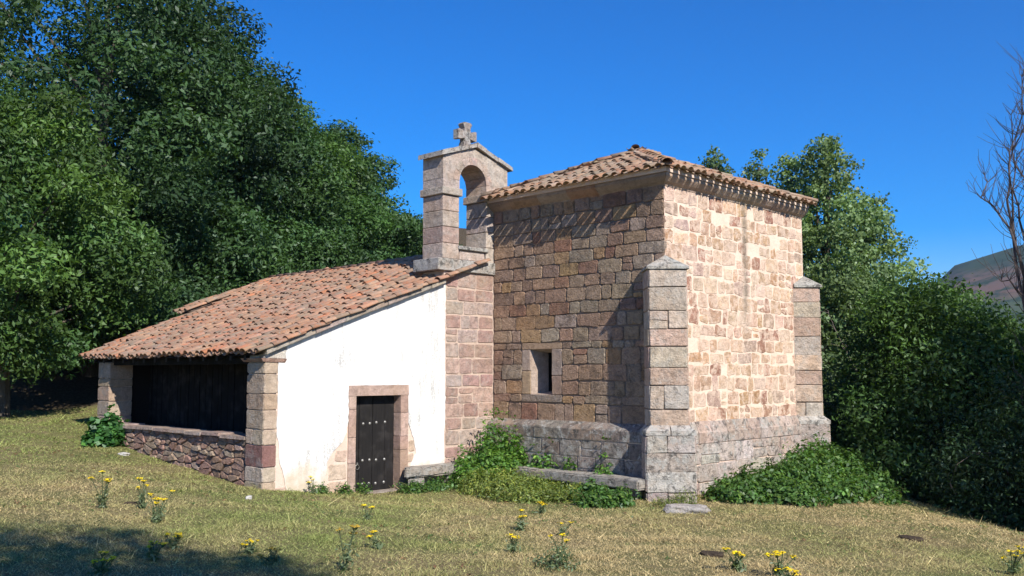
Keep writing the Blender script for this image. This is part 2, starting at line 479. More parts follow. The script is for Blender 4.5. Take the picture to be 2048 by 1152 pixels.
def chamfer_poly(poly, ch, rnd, jitter, sub=.22):
    out = []; n = len(poly)
    for i in range(n):
        p, q, r = Vector(poly[i - 1]), Vector(poly[i]), Vector(poly[(i + 1) % n])
        a, b = p - q, r - q
        ca, cb = min(ch * rnd.uniform(.5, 1.3), a.length * .3), min(ch * rnd.uniform(.5, 1.3), b.length * .3)
        out.append(q + a.normalized() * ca); out.append(q + b.normalized() * cb)
        if b.length > sub:
            out.append(q + b * rnd.uniform(.35, .65))
    return [p + Vector((rnd.uniform(-1, 1), rnd.uniform(-1, 1))) * jitter for p in out]
def stone(face, poly, mat, parent, name, rnd, col, proud=.02, back=-.05, ch=.03, jitter=.006, inset=.014):
    pts = chamfer_poly([Vector(p) for p in poly], ch, rnd, jitter)
    n = len(pts); c = sum(pts, Vector((0, 0))) / n
    tx, tz = rnd.uniform(-.012, .012), rnd.uniform(-.012, .012)
    V = [face(p.x, p.y, back) for p in pts]
    V += [face(p.x, p.y, proud * .35) for p in pts]
    for p in pts:
        d = c - p; L = d.length
        q = p + d * min(inset / max(L, .01), .4)
        V.append(face(q.x, q.y, proud + rnd.uniform(-.12, .12) * min(proud, .025) + tx * (q.x - c.x) + tz * (q.y - c.y)))
    F = [tuple(range(2 * n, 3 * n))]
    for k in (0, 1):
        for i in range(n):
            j = (i + 1) % n; F.append((k * n + i, k * n + j, (k + 1) * n + j, (k + 1) * n + i))
    me = mesh(name, V, F, col)
    return link(name, me, mat, parent)
def courses(t0, t1, hmin, hmax, rnd):
    out = [t0]
    while out[-1] < t1 - hmin * 1.2:
        out.append(out[-1] + rnd.uniform(hmin, hmax))
    k = (t1 - t0) / (out[-1] - t0)
    return [t0 + (x - t0) * k for x in out]
def fill_row(a, b, wmin, wmax, rnd):
    xs = [a]
    while xs[-1] < b - wmin * 1.25: xs.append(xs[-1] + rnd.uniform(wmin, wmax))
    k = (b - a) / (xs[-1] - a) if len(xs) > 1 else 1
    if len(xs) == 1: return [(a, b)]
    xs = [a + (x - a) * k for x in xs]
    return list(zip(xs[:-1], xs[1:]))
def ashlar(face, s0, s1, ts, wr, joint, mat, parent, name, pal, rnd, holes=(), proud=.02, jitter=.006, ch=.03, back=-.05, wob=.012, skip=0.0, colj=.12):
    for a, b in zip(ts[:-1], ts[1:]):
        segs = [(s0, s1)]
        for hx0, hx1, hz0, hz1 in holes:
            if b > hz0 + .01 and a < hz1 - .01:
                ns = []
                for u, v in segs:
                    if hx0 > u and hx0 < v or hx1 > u and hx1 < v or (hx0 <= u and hx1 >= v):
                        if hx0 - u > .08: ns.append((u, hx0))
                        if v - hx1 > .08: ns.append((hx1, v))
                    else: ns.append((u, v))
                segs = ns
        for u, v in segs:
            for p, q in fill_row(u, v, wr[0], wr[1], rnd):
                j = joint * .5
                w = lambda: rnd.uniform(-wob, wob)
                parts = [(a, b)]
                if q - p < wr[0] * 1.7 and b - a > .27 and rnd.random() < .22:
                    m = a + (b - a) * rnd.uniform(.4, .6); parts = [(a, m), (m, b)]
                for aa, bb in parts:
                    if skip and rnd.random() < skip: continue
                    poly = [(p + j + w() * .6, aa + j + w()), (q - j + w() * .6, aa + j + w()), (q - j + w() * .6, bb - j + w()), (p + j + w() * .6, bb - j + w())]
                    stone(face, poly, mat, parent, name, rnd, jit(rnd.choice(pal), colj, rnd), proud * rnd.uniform(.7, 1.3), back, ch, jitter)

chapel = tag(empty('chapel', (0, 0, 0)), 'old stone chapel with bell gable, white porch wall and red tile roofs', 'chapel')
V1, U1, YB = 5.71, 4.84, 11.41       # chancel: y front, x right, y back
PLT = 1.12                           # plinth top
# ---- chancel core (mortar body)
rnd = random.Random(3)
def core():
    # window wall with a splayed embrasure, as one mortar body
    mb = MB()
    wx0, wx1, wz0, wz1 = 1.195, 1.83, 1.68, 2.67
    y = V1; d = .55
    zb, zt = -.6, 6.02
    xs = [0.0, wx0, wx1, U1 - .02]; zs = [zb, wz0, wz1, zt]
    V, F = [], []
    for z in zs:
        for x in xs: V.append((x, y, z))
    for i in range(3):
        for j in range(3):
            if i == 1 and j == 1: continue
            a = j * 4 + i; F.append((a, a + 1, a + 5, a + 4))
    mb.add(V, F)
    return mb.build('wall', M['mortar_dark'], chapel)
wall_f = core()
FF = Face((0, V1, 0), (1, 0, 0), (0, -1, 0))
ts = courses(PLT - .02, 1.50, .3, .4, rnd) + [1.68]
ts = [1.10, 1.50, 1.68, 1.99, 2.33, 2.67, 2.82, 3.12, 3.42, 3.68, 3.98, 4.24, 4.52, 4.78, 5.04, 5.30, 5.60, 5.92]
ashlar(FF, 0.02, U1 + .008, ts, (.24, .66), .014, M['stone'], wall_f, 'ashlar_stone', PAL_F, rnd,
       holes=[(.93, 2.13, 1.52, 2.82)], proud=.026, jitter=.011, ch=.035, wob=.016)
# window surround and embrasure
win = empty('window', (0, 0, 0), chapel)
def blk(face, x0, x1, z0, z1, mat, par, name, col, proud=.02, back=-.05, ch=.012, jitter=.003):
    return stone(face, [(x0, z0), (x1, z0), (x1, z1), (x0, z1)], mat, par, name, rnd, col, proud, back, ch, jitter, .012)
blk(FF, .94, 2.12, 2.675, 2.815, M['stone_lit'], win, 'lintel', (.36, .25, .17), .026)
blk(FF, .94, 2.12, 1.52, 1.675, M['stone'], win, 'sill', (.33, .27, .23), .03)
for x0, x1, z0, z1, c in ((.94, 1.19, 2.2, 2.67, (.37,.29,.24)), (.94, 1.19, 1.682, 2.19, (.40,.29,.19)), (1.835, 2.12, 2.1, 2.67, (.33,.26,.22)), (1.835, 2.12, 1.682, 2.09, (.32,.22,.17))):
    blk(FF, x0, x1, z0, z1, M['stone_lit'], win, 'jamb_stone', c, .024)
mb = MB()   # splayed reveal
o = [(1.195, V1, 1.68), (1.83, V1, 1.68), (1.83, V1, 2.67), (1.195, V1, 2.67)]
i_ = [(1.34, V1 + .42, 1.74), (1.72, V1 + .42, 1.74), (1.72, V1 + .42, 2.60), (1.34, V1 + .42, 2.60)]
mb.add(o + i_, [(0, 1, 5, 4), (1, 2, 6, 5), (2, 3, 7, 6), (3, 0, 4, 7)], (.42, .33, .27)); mb.build('reveal', M['stone_lit'], win)
mb = MB(); mb.add([(1.34, V1 + .42, 1.74), (1.72, V1 + .42, 1.74), (1.72, V1 + .42, 2.60), (1.34, V1 + .42, 2.60)] + [(1.34, V1 + 1.3, 1.74), (1.72, V1 + 1.3, 1.74), (1.72, V1 + 1.3, 2.60), (1.34, V1 + 1.3, 2.60)],
    [(0, 1, 5, 4), (1, 2, 6, 5), (2, 3, 7, 6), (3, 0, 4, 7), (4, 5, 6, 7)]); mb.build('slot', M['void'], win)

# sunlit end wall
mb = MB(); mb.add([(U1, V1 + .002, -.6), (U1, YB, -.6), (U1, YB, 6.02), (U1, V1 + .002, 6.02)], [(0, 1, 2, 3)]); wall_r = mb.build('wall', M['mortar_end'], chapel)
FR = Face((U1, V1, 0), (0, 1, 0), (1, 0, 0))
rnd = random.Random(12)
tr = courses(1.15, 5.92, .24, .36, rnd)
ashlar(FR, -.006, YB - V1, tr, (.20, .58), .036, M['stone_end'], wall_r, 'wall_stone', PAL_R, rnd, proud=.008, jitter=.022, ch=.035, wob=.028, colj=.14, skip=.07)
# the other two walls
mb = MB(); mb.add([(U1, YB, -.6), (0, YB, -.6), (0, YB, 6.02), (U1, YB, 6.02)], [(0, 1, 2, 3)]); mb.build('wall', M['mortar_dark'], chapel)
mb = MB(); mb.add([(0, YB, -.6), (0, V1, -.6), (0, V1, 6.02), (0, YB, 6.02)], [(0, 1, 2, 3)]); mb.build('wall', M['mortar_dark'], chapel)
mb = MB(); mb.add([(.01, V1 + .01, 6.0), (U1 - .01, V1 + .01, 6.0), (U1 - .01, YB - .01, 6.0), (.01, YB - .01, 6.0)], [(0, 1, 2, 3)]); mb.build('ceiling_panel', M['void'], chapel)

# ---- plinths
pl = empty('plinth', (0, 0, 0), chapel)
def plinth_run(face, s0, s1, top, proj, zb, rnd, pal, mat, w=(.42, .8), slope=.16, rows=3):
    # backing
    mb = MB(); prof = [(0, top), (proj - .03, top - slope), (proj - .03, zb), (0, zb)]
    mb.prism(prof, lambda d, t: face(s0 + .01, t, d), lambda d, t: face(s1 - .01, t, d)); mb.build('backing', M['mortar_dark'] if pal is PAL_P else M['mortar_pink'], pl)
    # weathered top course
    for a, b in fill_row(s0, s1, w[0], w[1], rnd):
        mb = MB(); c = jit(rnd.choice(pal), .1, rnd); q = rnd.uniform(-.008, .008)
        P = [(0.0, top + .012 + q), (.05, top + .012 + q), (proj - .02, top - slope + .02), (proj + q, top - slope - .01), (proj + q, top - slope - .22), (0.0, top - slope - .22)]
        mb.prism(P, lambda d, t: face(a + .006, t, d), lambda d, t: face(b - .006, t, d), c); mb.build('plinth_stone', mat, pl)
    f2 = Face(face(0, 0, proj - .025), face.S, face.N)
    tt = courses(zb, top - slope - .23, .26, .36, rnd)
    ashlar(f2, s0, s1, tt, w, .014, mat, pl, 'plinth_stone', pal, rnd, proud=.02, jitter=.006)
rnd = random.Random(5)
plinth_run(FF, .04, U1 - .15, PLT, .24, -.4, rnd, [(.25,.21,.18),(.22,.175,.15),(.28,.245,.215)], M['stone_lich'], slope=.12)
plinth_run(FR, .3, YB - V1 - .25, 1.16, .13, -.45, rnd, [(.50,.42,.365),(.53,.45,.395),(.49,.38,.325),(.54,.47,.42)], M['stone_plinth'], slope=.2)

# ---- diagonal buttresses
def buttress(cx, cy, n, p, d, w, rnd, far=False):
    """n outward diagonal, p along the face"""
    b = empty('buttress', (0, 0, 0), chapel)
    n, p = Vector((*n, 0)).normalized(), Vector((*p, 0)).normalized(); c = Vector((cx, cy, 0))
    def quad(dd, ww): return [c - n * .5 - p * ww, c + n * dd - p * ww, c + n * dd + p * ww, c - n * .5 + p * ww]
    def lift(q, z): return [Vector((v.x, v.y, z)) for v in q]
    mb = MB(); q = quad(d - .02, w - .02); mb.hexa(lift(q, 1.0) + lift(q, 4.16)); mb.build('shaft_core', M['mortar_dark'], b)
    mb = MB(); q = quad(d + .09, w + .07); mb.hexa(lift(q, -.7) + lift(q, .98)); mb.build('base_core', M['mortar_dark'], b)
    # faces: front, and two sides
    faces = [(Face(c + n * d - p * w, p, n), 0, 2 * w), (Face(c - n * .45 - p * w, n, -p), 0, d + .45 - .008), (Face(c + n * (d - .008) + p * w, -n, p), 0, d + .45)]
    tt = courses(1.1, 4.17, .3, .42, rnd)
    pal = [(.53,.40,.31),(.51,.41,.33),(.48,.345,.265),(.55,.425,.315),(.50,.43,.365)]
    for k, (f, s0, s1) in enumerate(faces):
        ashlar(f, s0, s1, tt, (.3, .62), .012, M['stone_but'], b, 'buttress_stone', pal, rnd, proud=.014, jitter=.004, ch=.015, back=-.012)
    d2, w2 = d + .115, w + .10
    faces = [(Face(c + n * d2 - p * w2, p, n), 0, 2 * w2), (Face(c - n * .45 - p * w2, n, -p), 0, d2 + .45 - .008), (Face(c + n * (d2 - .008) + p * w2, -n, p), 0, d2 + .45)]
    tt = courses(-.5, .96, .3, .42, rnd)
    for f, s0, s1 in faces:
        ashlar(f, s0, s1, tt, (.35, .62), .012, M['stone_lich'], b, 'buttress_stone', [(.47,.41,.365),(.50,.45,.405),(.45,.37,.325)], rnd, proud=.014, jitter=.004, ch=.015, back=-.012)
    # sloped weathering between base and shaft, two stones
    for s in (0, 1):
        a0, a1 = (-1, -.02) if s == 0 else (.02, 1)
        mb = MB()
        P = [c - n * .4 + p * a0 * (w2 + .01), c + n * (d2 + .02) + p * a0 * (w2 + .01), c + n * (d2 + .02) + p * a1 * (w2 + .01), c - n * .4 + p * a1 * (w2 + .01)]
        T = [c - n * .4 + p * a0 * (w - .01), c + n * (d + .005) + p * a0 * (w - .01), c + n * (d + .005) + p * a1 * (w - .01), c - n * .4 + p * a1 * (w - .01)]
        mid = lift(P, 1.05)
        mb.hexa(lift(P, .965) + mid, (.50, .47, .43)); mb.hexa([v + Vector((0, 0, .001)) for v in mid] + lift(T, 1.16), (.50, .47, .43)); mb.build('weathering_stone', M['stone_lich'], b)
    # pitched cap
    mb = MB(); e = .05
    A = [c - p * (w + e) - n * .35, c + n * (d + e) - p * (w + e), c + n * (d + e) + p * (w + e), c + p * (w + e) - n * .35]
    lo = lift(A, 4.17); hi = lift(A, 4.22)
    mb.hexa(lo + hi, (.42, .41, .37))
    ap = Vector((c.x, c.y, 4.47)) + n * .03; ap0 = Vector((c.x, c.y, 4.47)) - n * .35
    V = [v + Vector((0, 0, .001)) for v in hi] + [ap, ap0]
    mb.add(V, [(1, 2, 4), (0, 1, 4, 5), (2, 3, 5, 4)], (.42, .41, .37)); mb.build('cap_stone', M['stone_lich'], b)
rnd = random.Random(8)
s2 = 2 ** -.5
buttress(U1, V1, (s2, -s2), (s2, s2), .26, .37, rnd)
buttress(U1, YB, (s2, s2), (-s2, s2), .26, .37, rnd)

# ---- cornice
cor = empty('cornice', (0, 0, 0), chapel)
def cornice(face, s0, s1, rnd, pal, mat, over0=0, over1=0):
    prof = [(-.05, 5.87), (.02, 5.87), (.03, 5.90), (.10, 5.95), (.17, 6.02), (.185, 6.04), (.185, 6.10), (-.05, 6.10)]
    segs = fill_row(s0, s1, .55, .95, rnd)
    for k, (a, b) in enumerate(segs):
        j0 = over0 if k == 0 else 0; j1 = over1 if k == len(segs) - 1 else 0
        q = rnd.uniform(-.008, .008)
        mb = MB(); mb.prism(prof, lambda d, t: face(a + .004 - j0 * max(d, 0), t + q, d), lambda d, t: face(b - .004 + j1 * max(d, 0), t + q, d), jit(rnd.choice(pal), .1, rnd))
        mb.build('cornice_block', mat, cor)
rnd = random.Random(21)
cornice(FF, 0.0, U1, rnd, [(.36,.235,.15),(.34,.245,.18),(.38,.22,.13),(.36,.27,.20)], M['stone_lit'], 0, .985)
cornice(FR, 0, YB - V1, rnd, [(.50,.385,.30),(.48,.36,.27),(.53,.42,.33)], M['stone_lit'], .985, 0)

# ------------------------------------------------------------------ roof tiles
def barrel(L=.44, r1=.10, r0=.078, th=.013, seg=6, arc=168):
    V, F = [], []
    a0 = R((180 - arc) / 2)
    for (y, r) in ((0, r1), (L, r0)):
        for rr in (r, r - th):
            for i in range(seg + 1):
                t = a0 + (math.pi - 2 * a0) * i / seg
                V.append((rr * math.cos(t), y, rr * math.sin(t) * .82))
    n = seg + 1
    for i in range(seg):
        F += [(i, i + 1, 2 * n + i + 1, 2 * n + i), (n + i + 1, n + i, 3 * n + i, 3 * n + i + 1), (i, n + i, n + i + 1, i + 1)]
    F += [(0, 2 * n, 3 * n, n), (n - 1, 2 * n - 1, 4 * n - 1, 3 * n - 1)]
    return V, F
TV, TF = barrel()
TVn = np.array(TV)
tile_meshes = [mesh('tile', *barrel(.44, .100 + d, .078 + d), None, True) for d in (0, .006, -.005)]
for m_ in tile_meshes: m_.materials.append(M['tile'])
NAVE_PAL = [(.36,.20,.135),(.35,.21,.15),(.33,.22,.165),(.38,.245,.18),(.42,.185,.11),(.31,.21,.16),(.36,.22,.16),(.33,.175,.12),(.37,.215,.15),(.27,.19,.145)]
CHAN_PAL = [(.33,.215,.15),(.35,.24,.175),(.33,.195,.135),(.31,.235,.18),(.38,.205,.13),(.36,.27,.205)]
NAVE_PAL = [(a * 1.07, b * .97, c * .85) for a, b, c in NAVE_PAL]
CHAN_PAL = [(a * 1.03, b * .97, c * .88) for a, b, c in CHAN_PAL]
def tile_matrix(o, a, b, n, rnd, wild=1.0, flip=False):
    ang = rnd.gauss(0, .035) * wild; tilt = -.035 + rnd.gauss(0, .018) * wild
    a2 = a * math.cos(ang) + b * math.sin(ang); b2 = n.cross(a2)
    b3 = b2 * math.cos(tilt) + n * math.sin(tilt); n3 = a2.cross(b3)
    if flip: a2, n3 = -a2, -n3
    m = Matrix((a2, b3, n3)).transposed().to_4x4(); m.translation = o
    return m
class Tiler:
    def __init__(s): s.cov, s.pan = [], []
    def cover(s, m, c): s.cov.append((m, c))
    def add_pan(s, m, c): s.pan.append((m, c))
    def finish(s, roof, limit, name='cover_tile', join='cover_tiles'):
        d = sorted(range(len(s.cov)), key=lambda i: (s.cov[i][0].translation - Vector(CAM)).length)
        single = set(d[:limit])
        for i in d[:limit]:
            m, c = s.cov[i]; o = link(name, random.choice(tile_meshes), None, roof); o.matrix_world = m; o.color = (*c, 1)
        for lst, nm in (([s.cov[i] for i in d[limit:]], join), (s.pan, 'pan_tiles')):
            if not lst: continue
            V, C, F = [], [], []
            for m, c in lst:
                mm = np.array(m); k = len(V) * len(TVn)
                V.append(TVn @ mm[:3, :3].T + mm[:3, 3]); C.append(np.tile(c, (len(TVn), 1))); F += [tuple(q + k for q in f) for f in TF]
            me = mesh(nm, np.concatenate(V), F, np.concatenate(C), True)
            tag(link(nm, me, M['tiles'], roof), kind='stuff')
# chancel pyramid
rnd = random.Random(31)
roof_c = empty('roof', (0, 0, 0), chapel)
APEX = Vector((2.36, 8.15, 7.36))
ex0, ex1, ey0, ey1, ez = -.02, U1 + .30, V1 - .31, YB + .06, 6.19
E4 = [Vector((ex0, ey0, ez)), Vector((ex1, ey0, ez)), Vector((ex1, ey1, ez)), Vector((ex0, ey1, ez))]
mb = MB(); dk = Vector((0, 0, -.035))
ctr = Vector((2.41, 8.56, ez)); mb.add([e + (ctr - e).normalized() * .16 + dk for e in E4] + [APEX + dk], [(0, 1, 4), (1, 2, 4), (2, 3, 4), (3, 0, 4), (3, 2, 1, 0)]); mb.build('roof_deck', M['deck'], roof_c)
for a_, b_ in (((0.0, V1 - .215, 6.103), (U1 + .21, V1 - .05, 6.20)), ((U1 + .05, V1 - .049, 6.103), (U1 + .212, YB - .01, 6.20)), ((0.0, YB - .05, 6.103), (U1 + .049, YB - .005, 6.20))):
    mb = MB(); mb.box(a_, b_); mb.build('mortar_bed', M['mortar_pink'], roof_c)
til = Tiler(); hid = Tiler()
for k in range(4):
    A, B = E4[k], E4[(k + 1) % 4]
    a = (B - A).normalized(); W = (B - A).length
    s_ap = (APEX - A).dot(a); foot = A + a * s_ap; b = (APEX - foot).normalized(); H = (APEX - foot).length; n = a.cross(b)
    ncol = int(W / .25); pit = W / ncol
    for i in range(ncol):
        s = (i + .5) * pit
        vmax = H * (s / s_ap if s < s_ap else (W - s) / (W - s_ap))
        sp = i * pit; vmp = H * (sp / s_ap if sp < s_ap else (W - sp) / (W - s_ap))
        v = -.13 + rnd.uniform(-.05, .04); v0 = v
        while v < vmax - .12:
            o = A + a * (s + rnd.gauss(0, .010)) + b * v + n * (.005 + rnd.gauss(0, .006) + .012 * math.sin(s * 1.7 + v))
            (til if k in (0, 1) else hid).cover(tile_matrix(o, a, b, n, rnd), jit(rnd.choice(CHAN_PAL), .14, rnd)); v += .30
        v = .05 + rnd.uniform(-.03, .02)
        while v < vmp - .1:
            o = A + a * (sp + rnd.gauss(0, .006)) + b * v + n * (.045 + rnd.gauss(0, .004))
            til.add_pan(tile_matrix(o, a, b, n, rnd, .6, True), jit(rnd.choice(CHAN_PAL), .14, rnd)); v += .30
for k in range(4):
    A = E4[k]; b = (APEX - A).normalized(); L = (APEX - A).length; up = Vector((0, 0, 1)); a = b.cross(up).normalized(); n = a.cross(b)
    v = -.04
    while v < L - .32:
        o = link('hip_tile', random.choice(tile_meshes), None, roof_c); o.matrix_world = tile_matrix(A + b * v + n * .055, a, b, n, rnd, 1.2) @ Matrix.Scale(1.2, 4); o.color = (*jit(rnd.choice(CHAN_PAL), .15, rnd), 1); v += .36
til.finish(roof_c, 300)
V, C, F = [], [], []
for m, c in hid.cov:
    mm = np.array(m); k = len(V) * len(TVn)
    V.append(TVn @ mm[:3, :3].T + mm[:3, 3]); C.append(np.tile(c, (len(TVn), 1))); F += [tuple(q + k for q in f) for f in TF]
tag(link('back_cover_tiles', mesh('back_cover_tiles', np.concatenate(V), F, np.concatenate(C), True), M['tiles'], roof_c), kind='stuff')

# nave and porch roof
NX0, NYR, NYB = -8.28, 5.2, 10.6
def smooth(e0, e1, x):
    t = min(max((x - e0) / (e1 - e0), 0), 1); return t * t * (3 - 2 * t)
def nave_z(x, y):
    k = (y + .42) / (NYR + .42)
    return 2.56 + .373 * (y + .42) + .27 * smooth(0, -1.8, x) * k + .02 * math.sin(x * .9 + 1) * math.sin(y * 1.1) - .03 * math.sin(math.pi * min(max((x - NX0) / -NX0, 0), 1)) * (1 - k)
rnd = random.Random(41)
roof_n = empty('roof', (0, 0, 0), chapel)
def nave_surface(x0, x1, y0, y1, lift_=0.0, nx=18, ny=12):
    V, F = [], []
    for lay in (-.035, -.075):
        for i in range(nx + 1):
            for j in range(ny + 1):
                x, y = x0 + (x1 - x0) * i / nx, y0 + (y1 - y0) * j / ny
                V.append((x, y, nave_z(x, y) + lay + lift_ * (1 - smooth(2.6, 4.2, y))))
    N = (nx + 1) * (ny + 1)
    for i in range(nx):
        for j in range(ny):
            a = i * (ny + 1) + j; F += [(a, a + ny + 1, a + ny + 2, a + 1), (N + a, N + a + 1, N + a + ny + 2, N + a + ny + 1)]
    return V, F
mb = MB(); mb.add(*nave_surface(NX0 + .05, .02, -.40, NYR)); mb.build('roof_deck', M['deck'], roof_n)
mb = MB(); zr = nave_z(-4, NYR) - .04
mb.add([(-9.4, NYR, zr), (-.02, NYR, zr), (-.02, NYB + .3, 2.4), (-9.4, NYB + .3, 2.4)], [(0, 1, 2, 3)]); mb.build('roof_deck', M['deck'], roof_n)
def lay(til, x0, x1, ya, yb, lift_=0.0, pit=.23):
    ncol = int((x1 - x0) / pit); pit = (x1 - x0) / ncol
    for i in range(ncol + 1):
        x = x0 + i * pit; a = Vector((1, 0, 0))
        for pan in (0, 1):
            if pan and i == ncol: continue
            xx = x + (pit / 2 if pan else 0); y = ya + rnd.uniform(-.05, .03)
            while y < yb - .1:
                z = nave_z(xx, y) + lift_ * (1 - smooth(2.6, 4.2, y)); b = Vector((0, .4, nave_z(xx, y + .4) - nave_z(xx, y))).normalized(); n = a.cross(b)
                o = Vector((xx + rnd.gauss(0, .014), y, z)) + n * ((.04 if pan else .012) + rnd.gauss(0, .007) + .012 * math.sin(xx * 2.1) * math.sin(y * 1.9))
                m = tile_matrix(o, a, b, n, rnd, .7 if pan else 1.35, bool(pan)); c = jit(rnd.choice(NAVE_PAL), .14, rnd)
                (til.add_pan if pan else til.cover)(m, c); y += .285 + rnd.uniform(-.02, .02)
til = Tiler()
lay(til, NX0 + .02, .10, -.46, NYR)
lay(til, -9.0, NX0 - .2, 2.3, NYR, .11)
mb = MB(); mb.add(*nave_surface(-9.05, NX0 + .1, 2.34, NYR, .11, 4, 8)); mb.build('roof_deck', M['deck'], roof_n)
for i in range(21):
    x = -9.0 + i * .4; o = link('ridge_tile', random.choice(tile_meshes), None, roof_n)
    o.matrix_world = tile_matrix(Vector((x, NYR + .03, nave_z(x, NYR) + .03)), Vector((0, -1, 0)), Vector((1, 0, 0)), Vector((0, 0, 1)), rnd, 1.3) @ Matrix.Scale(1.15, 4); o.color = (*jit(rnd.choice(NAVE_PAL), .15, rnd), 1)
til.finish(roof_n, 300)
# verge slabs: flat stones/mortar along the rake above the white wall
y = -.30
while y < 4.05:
    L = rnd.uniform(.4, .7); y1 = min(y + L, 4.12)
    z0, z1 = nave_z(0, y) - .005, nave_z(0, y1) - .005; q = rnd.uniform(-.006, .012)
    mb = MB(); mb.hexa([(-.25, y + .006, z0 - .085), (.13 + q, y + .006, z0 - .095), (.13 + q, y1 - .006, z1 - .095), (-.25, y1 - .006, z1 - .085), (-.25, y + .006, z0 + .0), (.12 + q, y + .006, z0 + .0), (.12 + q, y1 - .006, z1 + .0), (-.25, y1 - .006, z1 + .0)], jit((.37, .31, .26), .15, rnd))
    mb.build('verge_slab', M['stone_but'], roof_n); y = y1

# ------------------------------------------------------------------ bell gable and quoined wall below it
rnd = random.Random(51)
FQ = Face((0, 0, 0), (0, 1, 0), (1, 0, 0))       # plane x = 0, s = y
mb = MB(); mb.add([(0, 4.16, -.6), (0, V1, -.6), (0, V1, 4.5), (0, 4.16, 4.5), (-.7, 4.16, -.6), (-.7, V1, -.6), (-.7, V1, 4.5), (-.7, 4.16, 4.5)],
                  [(0, 1, 2, 3), (3, 2, 6, 7), (4, 0, 3, 7)]); quoin = mb.build('wall', m_mortar('quoin_mortar', (.56, .43, .345), .15, (.40, .29, .23)), chapel)
PAL_Q = [(.47,.335,.275),(.43,.29,.24),(.49,.375,.315),(.44,.35,.30),(.40,.255,.215)]
ashlar(FQ, 4.22, V1 - .02, courses(-.3, 4.42, .24, .36, rnd), (.28, .62), .028, M['stone_gable'], quoin, 'quoin_stone', PAL_Q, rnd, proud=.014, jitter=.010, ch=.03, wob=.014)
bg_ = empty('bell_gable', (0, 0, 0), chapel)
GY0, GY1, GX0 = 4.12, 6.16, -.70
def gbox(y0, y1, z0, z1, name, mat, col, e=0.0, x0=None, x1=0.0, jitter=.008):
    """gable block through the full thickness, chamfered and uneven"""
    x0 = GX0 if x0 is None else x0
    g = .004; c = .012; w = lambda: rnd.uniform(-jitter, jitter)
    P = []
    for z in (z0 + g, z1 - g):
        for (x, y) in ((x0 - e, y0 - e + g), (x1 + e, y0 - e + g), (x1 + e, y1 + e - g), (x0 - e, y1 + e - g)):
            P.append(Vector((x + w() * .5, y + w() * .5, z + w() * .3)))
    bm = bmesh.new(); vs_ = [bm.verts.new(p) for p in P]
    for f in [(0,3,2,1),(4,5,6,7),(0,1,5,4),(1,2,6,5),(2,3,7,6),(3,0,4,7)]: bm.faces.new([vs_[i] for i in f])
    bmesh.ops.bevel(bm, geom=bm.edges[:], offset=c, segments=1, affect='EDGES')
    me = bpy.data.meshes.new(name); bm.to_mesh(me); bm.free()
    a = me.color_attributes.new('Col', 'FLOAT_COLOR', 'POINT'); a.data.foreach_set('color', np.tile((*col, 1), (len(me.vertices), 1)).ravel())
    return link(name, me, mat, bg_)
g = lambda: jit(rnd.choice(PAL_G), .1, rnd)
# wide base band with lichen
yy = 3.98
for L in (.5, .42, .45, .34):
    gbox(yy, yy + L, 4.42, 4.70, 'base_stone', M['stone_lich'], (.42, .40, .37), .05, GX0 - .06, .02, .02); yy += L
# left pier courses
AY0, AY1, SPR, RAD = 4.62, 5.46, 6.52, .42
zz = [4.70, 5.05, 5.42, 5.78, 6.14]
for a, b in zip(zz[:-1], zz[1:]):
    gbox(GY0, AY0, a, b, 'pier_stone', M['stone_gable'], g())
    gbox(AY1, GY1, a, b, 'pier_stone', M['stone_gable'], g())
for y0, y1 in ((GY0, AY0), (AY1, GY1)):
    gbox(y0, y1, 6.14, 6.32, 'impost', M['stone_gable'], g(), .055)
# low wall between the piers with a slab
gbox(AY0 + .005, AY1 - .005, 4.70, 4.93, 'pier_stone', M['stone_gable'], g(), -.02)
gbox(AY0 + .005, AY1 - .005, 4.93, 5.02, 'sill_slab', M['stone_lich'], (.44, .42, .39), .045, None, 0.0)
# arch: voussoirs and haunches, extruded through the thickness
def gprism(poly, name, col, x0=GX0, x1=0.0, mat='stone_gable'):
    mb = MB(); mb.prism(poly, lambda y, z: (x1, y, z), lambda y, z: (x0, y, z), col); return mb.build(name, M[mat], bg_)
cy_, top = (AY0 + AY1) / 2, 7.02
for y0, y1 in ((GY0, AY0), (AY1, GY1)):
    gprism([(y0 + .004, 6.324), (y1 - .004, 6.324), (y1 - .004, SPR - .003), (y0 + .004, SPR - .003)], 'springer', g())
def pk(y): return top + .34 * (1 - abs(y - cy_ - .06) / 1.03)
nv = 7; RO = .60
for i in range(nv):
    t0, t1 = math.pi * i / nv, math.pi * (i + 1) / nv; gap = .008
    P = []
    for k in range(4): t = t0 + gap + (t1 - t0 - 2 * gap) * k / 3; P.append((cy_ - RAD * math.cos(t), SPR + RAD * math.sin(t)))
    for k in range(3, -1, -1): t = t0 + gap * .7 + (t1 - t0 - 1.4 * gap) * k / 3; P.append((cy_ - RO * math.cos(t), SPR + RO * math.sin(t)))
    gprism(P, 'voussoir', g(), GX0, .004)
for sgn in (-1, 1):
    ye = GY0 if sgn < 0 else GY1
    P = [(ye, SPR)]
    ts_ = np.linspace(0, math.pi / 2, 7)
    arc = [(cy_ + sgn * (RO + .006) * math.cos(t), SPR + (RO + .006) * math.sin(t)) for t in ts_]
    P = [(ye, SPR)] + arc + [(cy_ + sgn * .003, pk(cy_)), (ye, pk(ye) - .0)]
    if sgn < 0: P = P
    gprism(P, 'haunch', g())
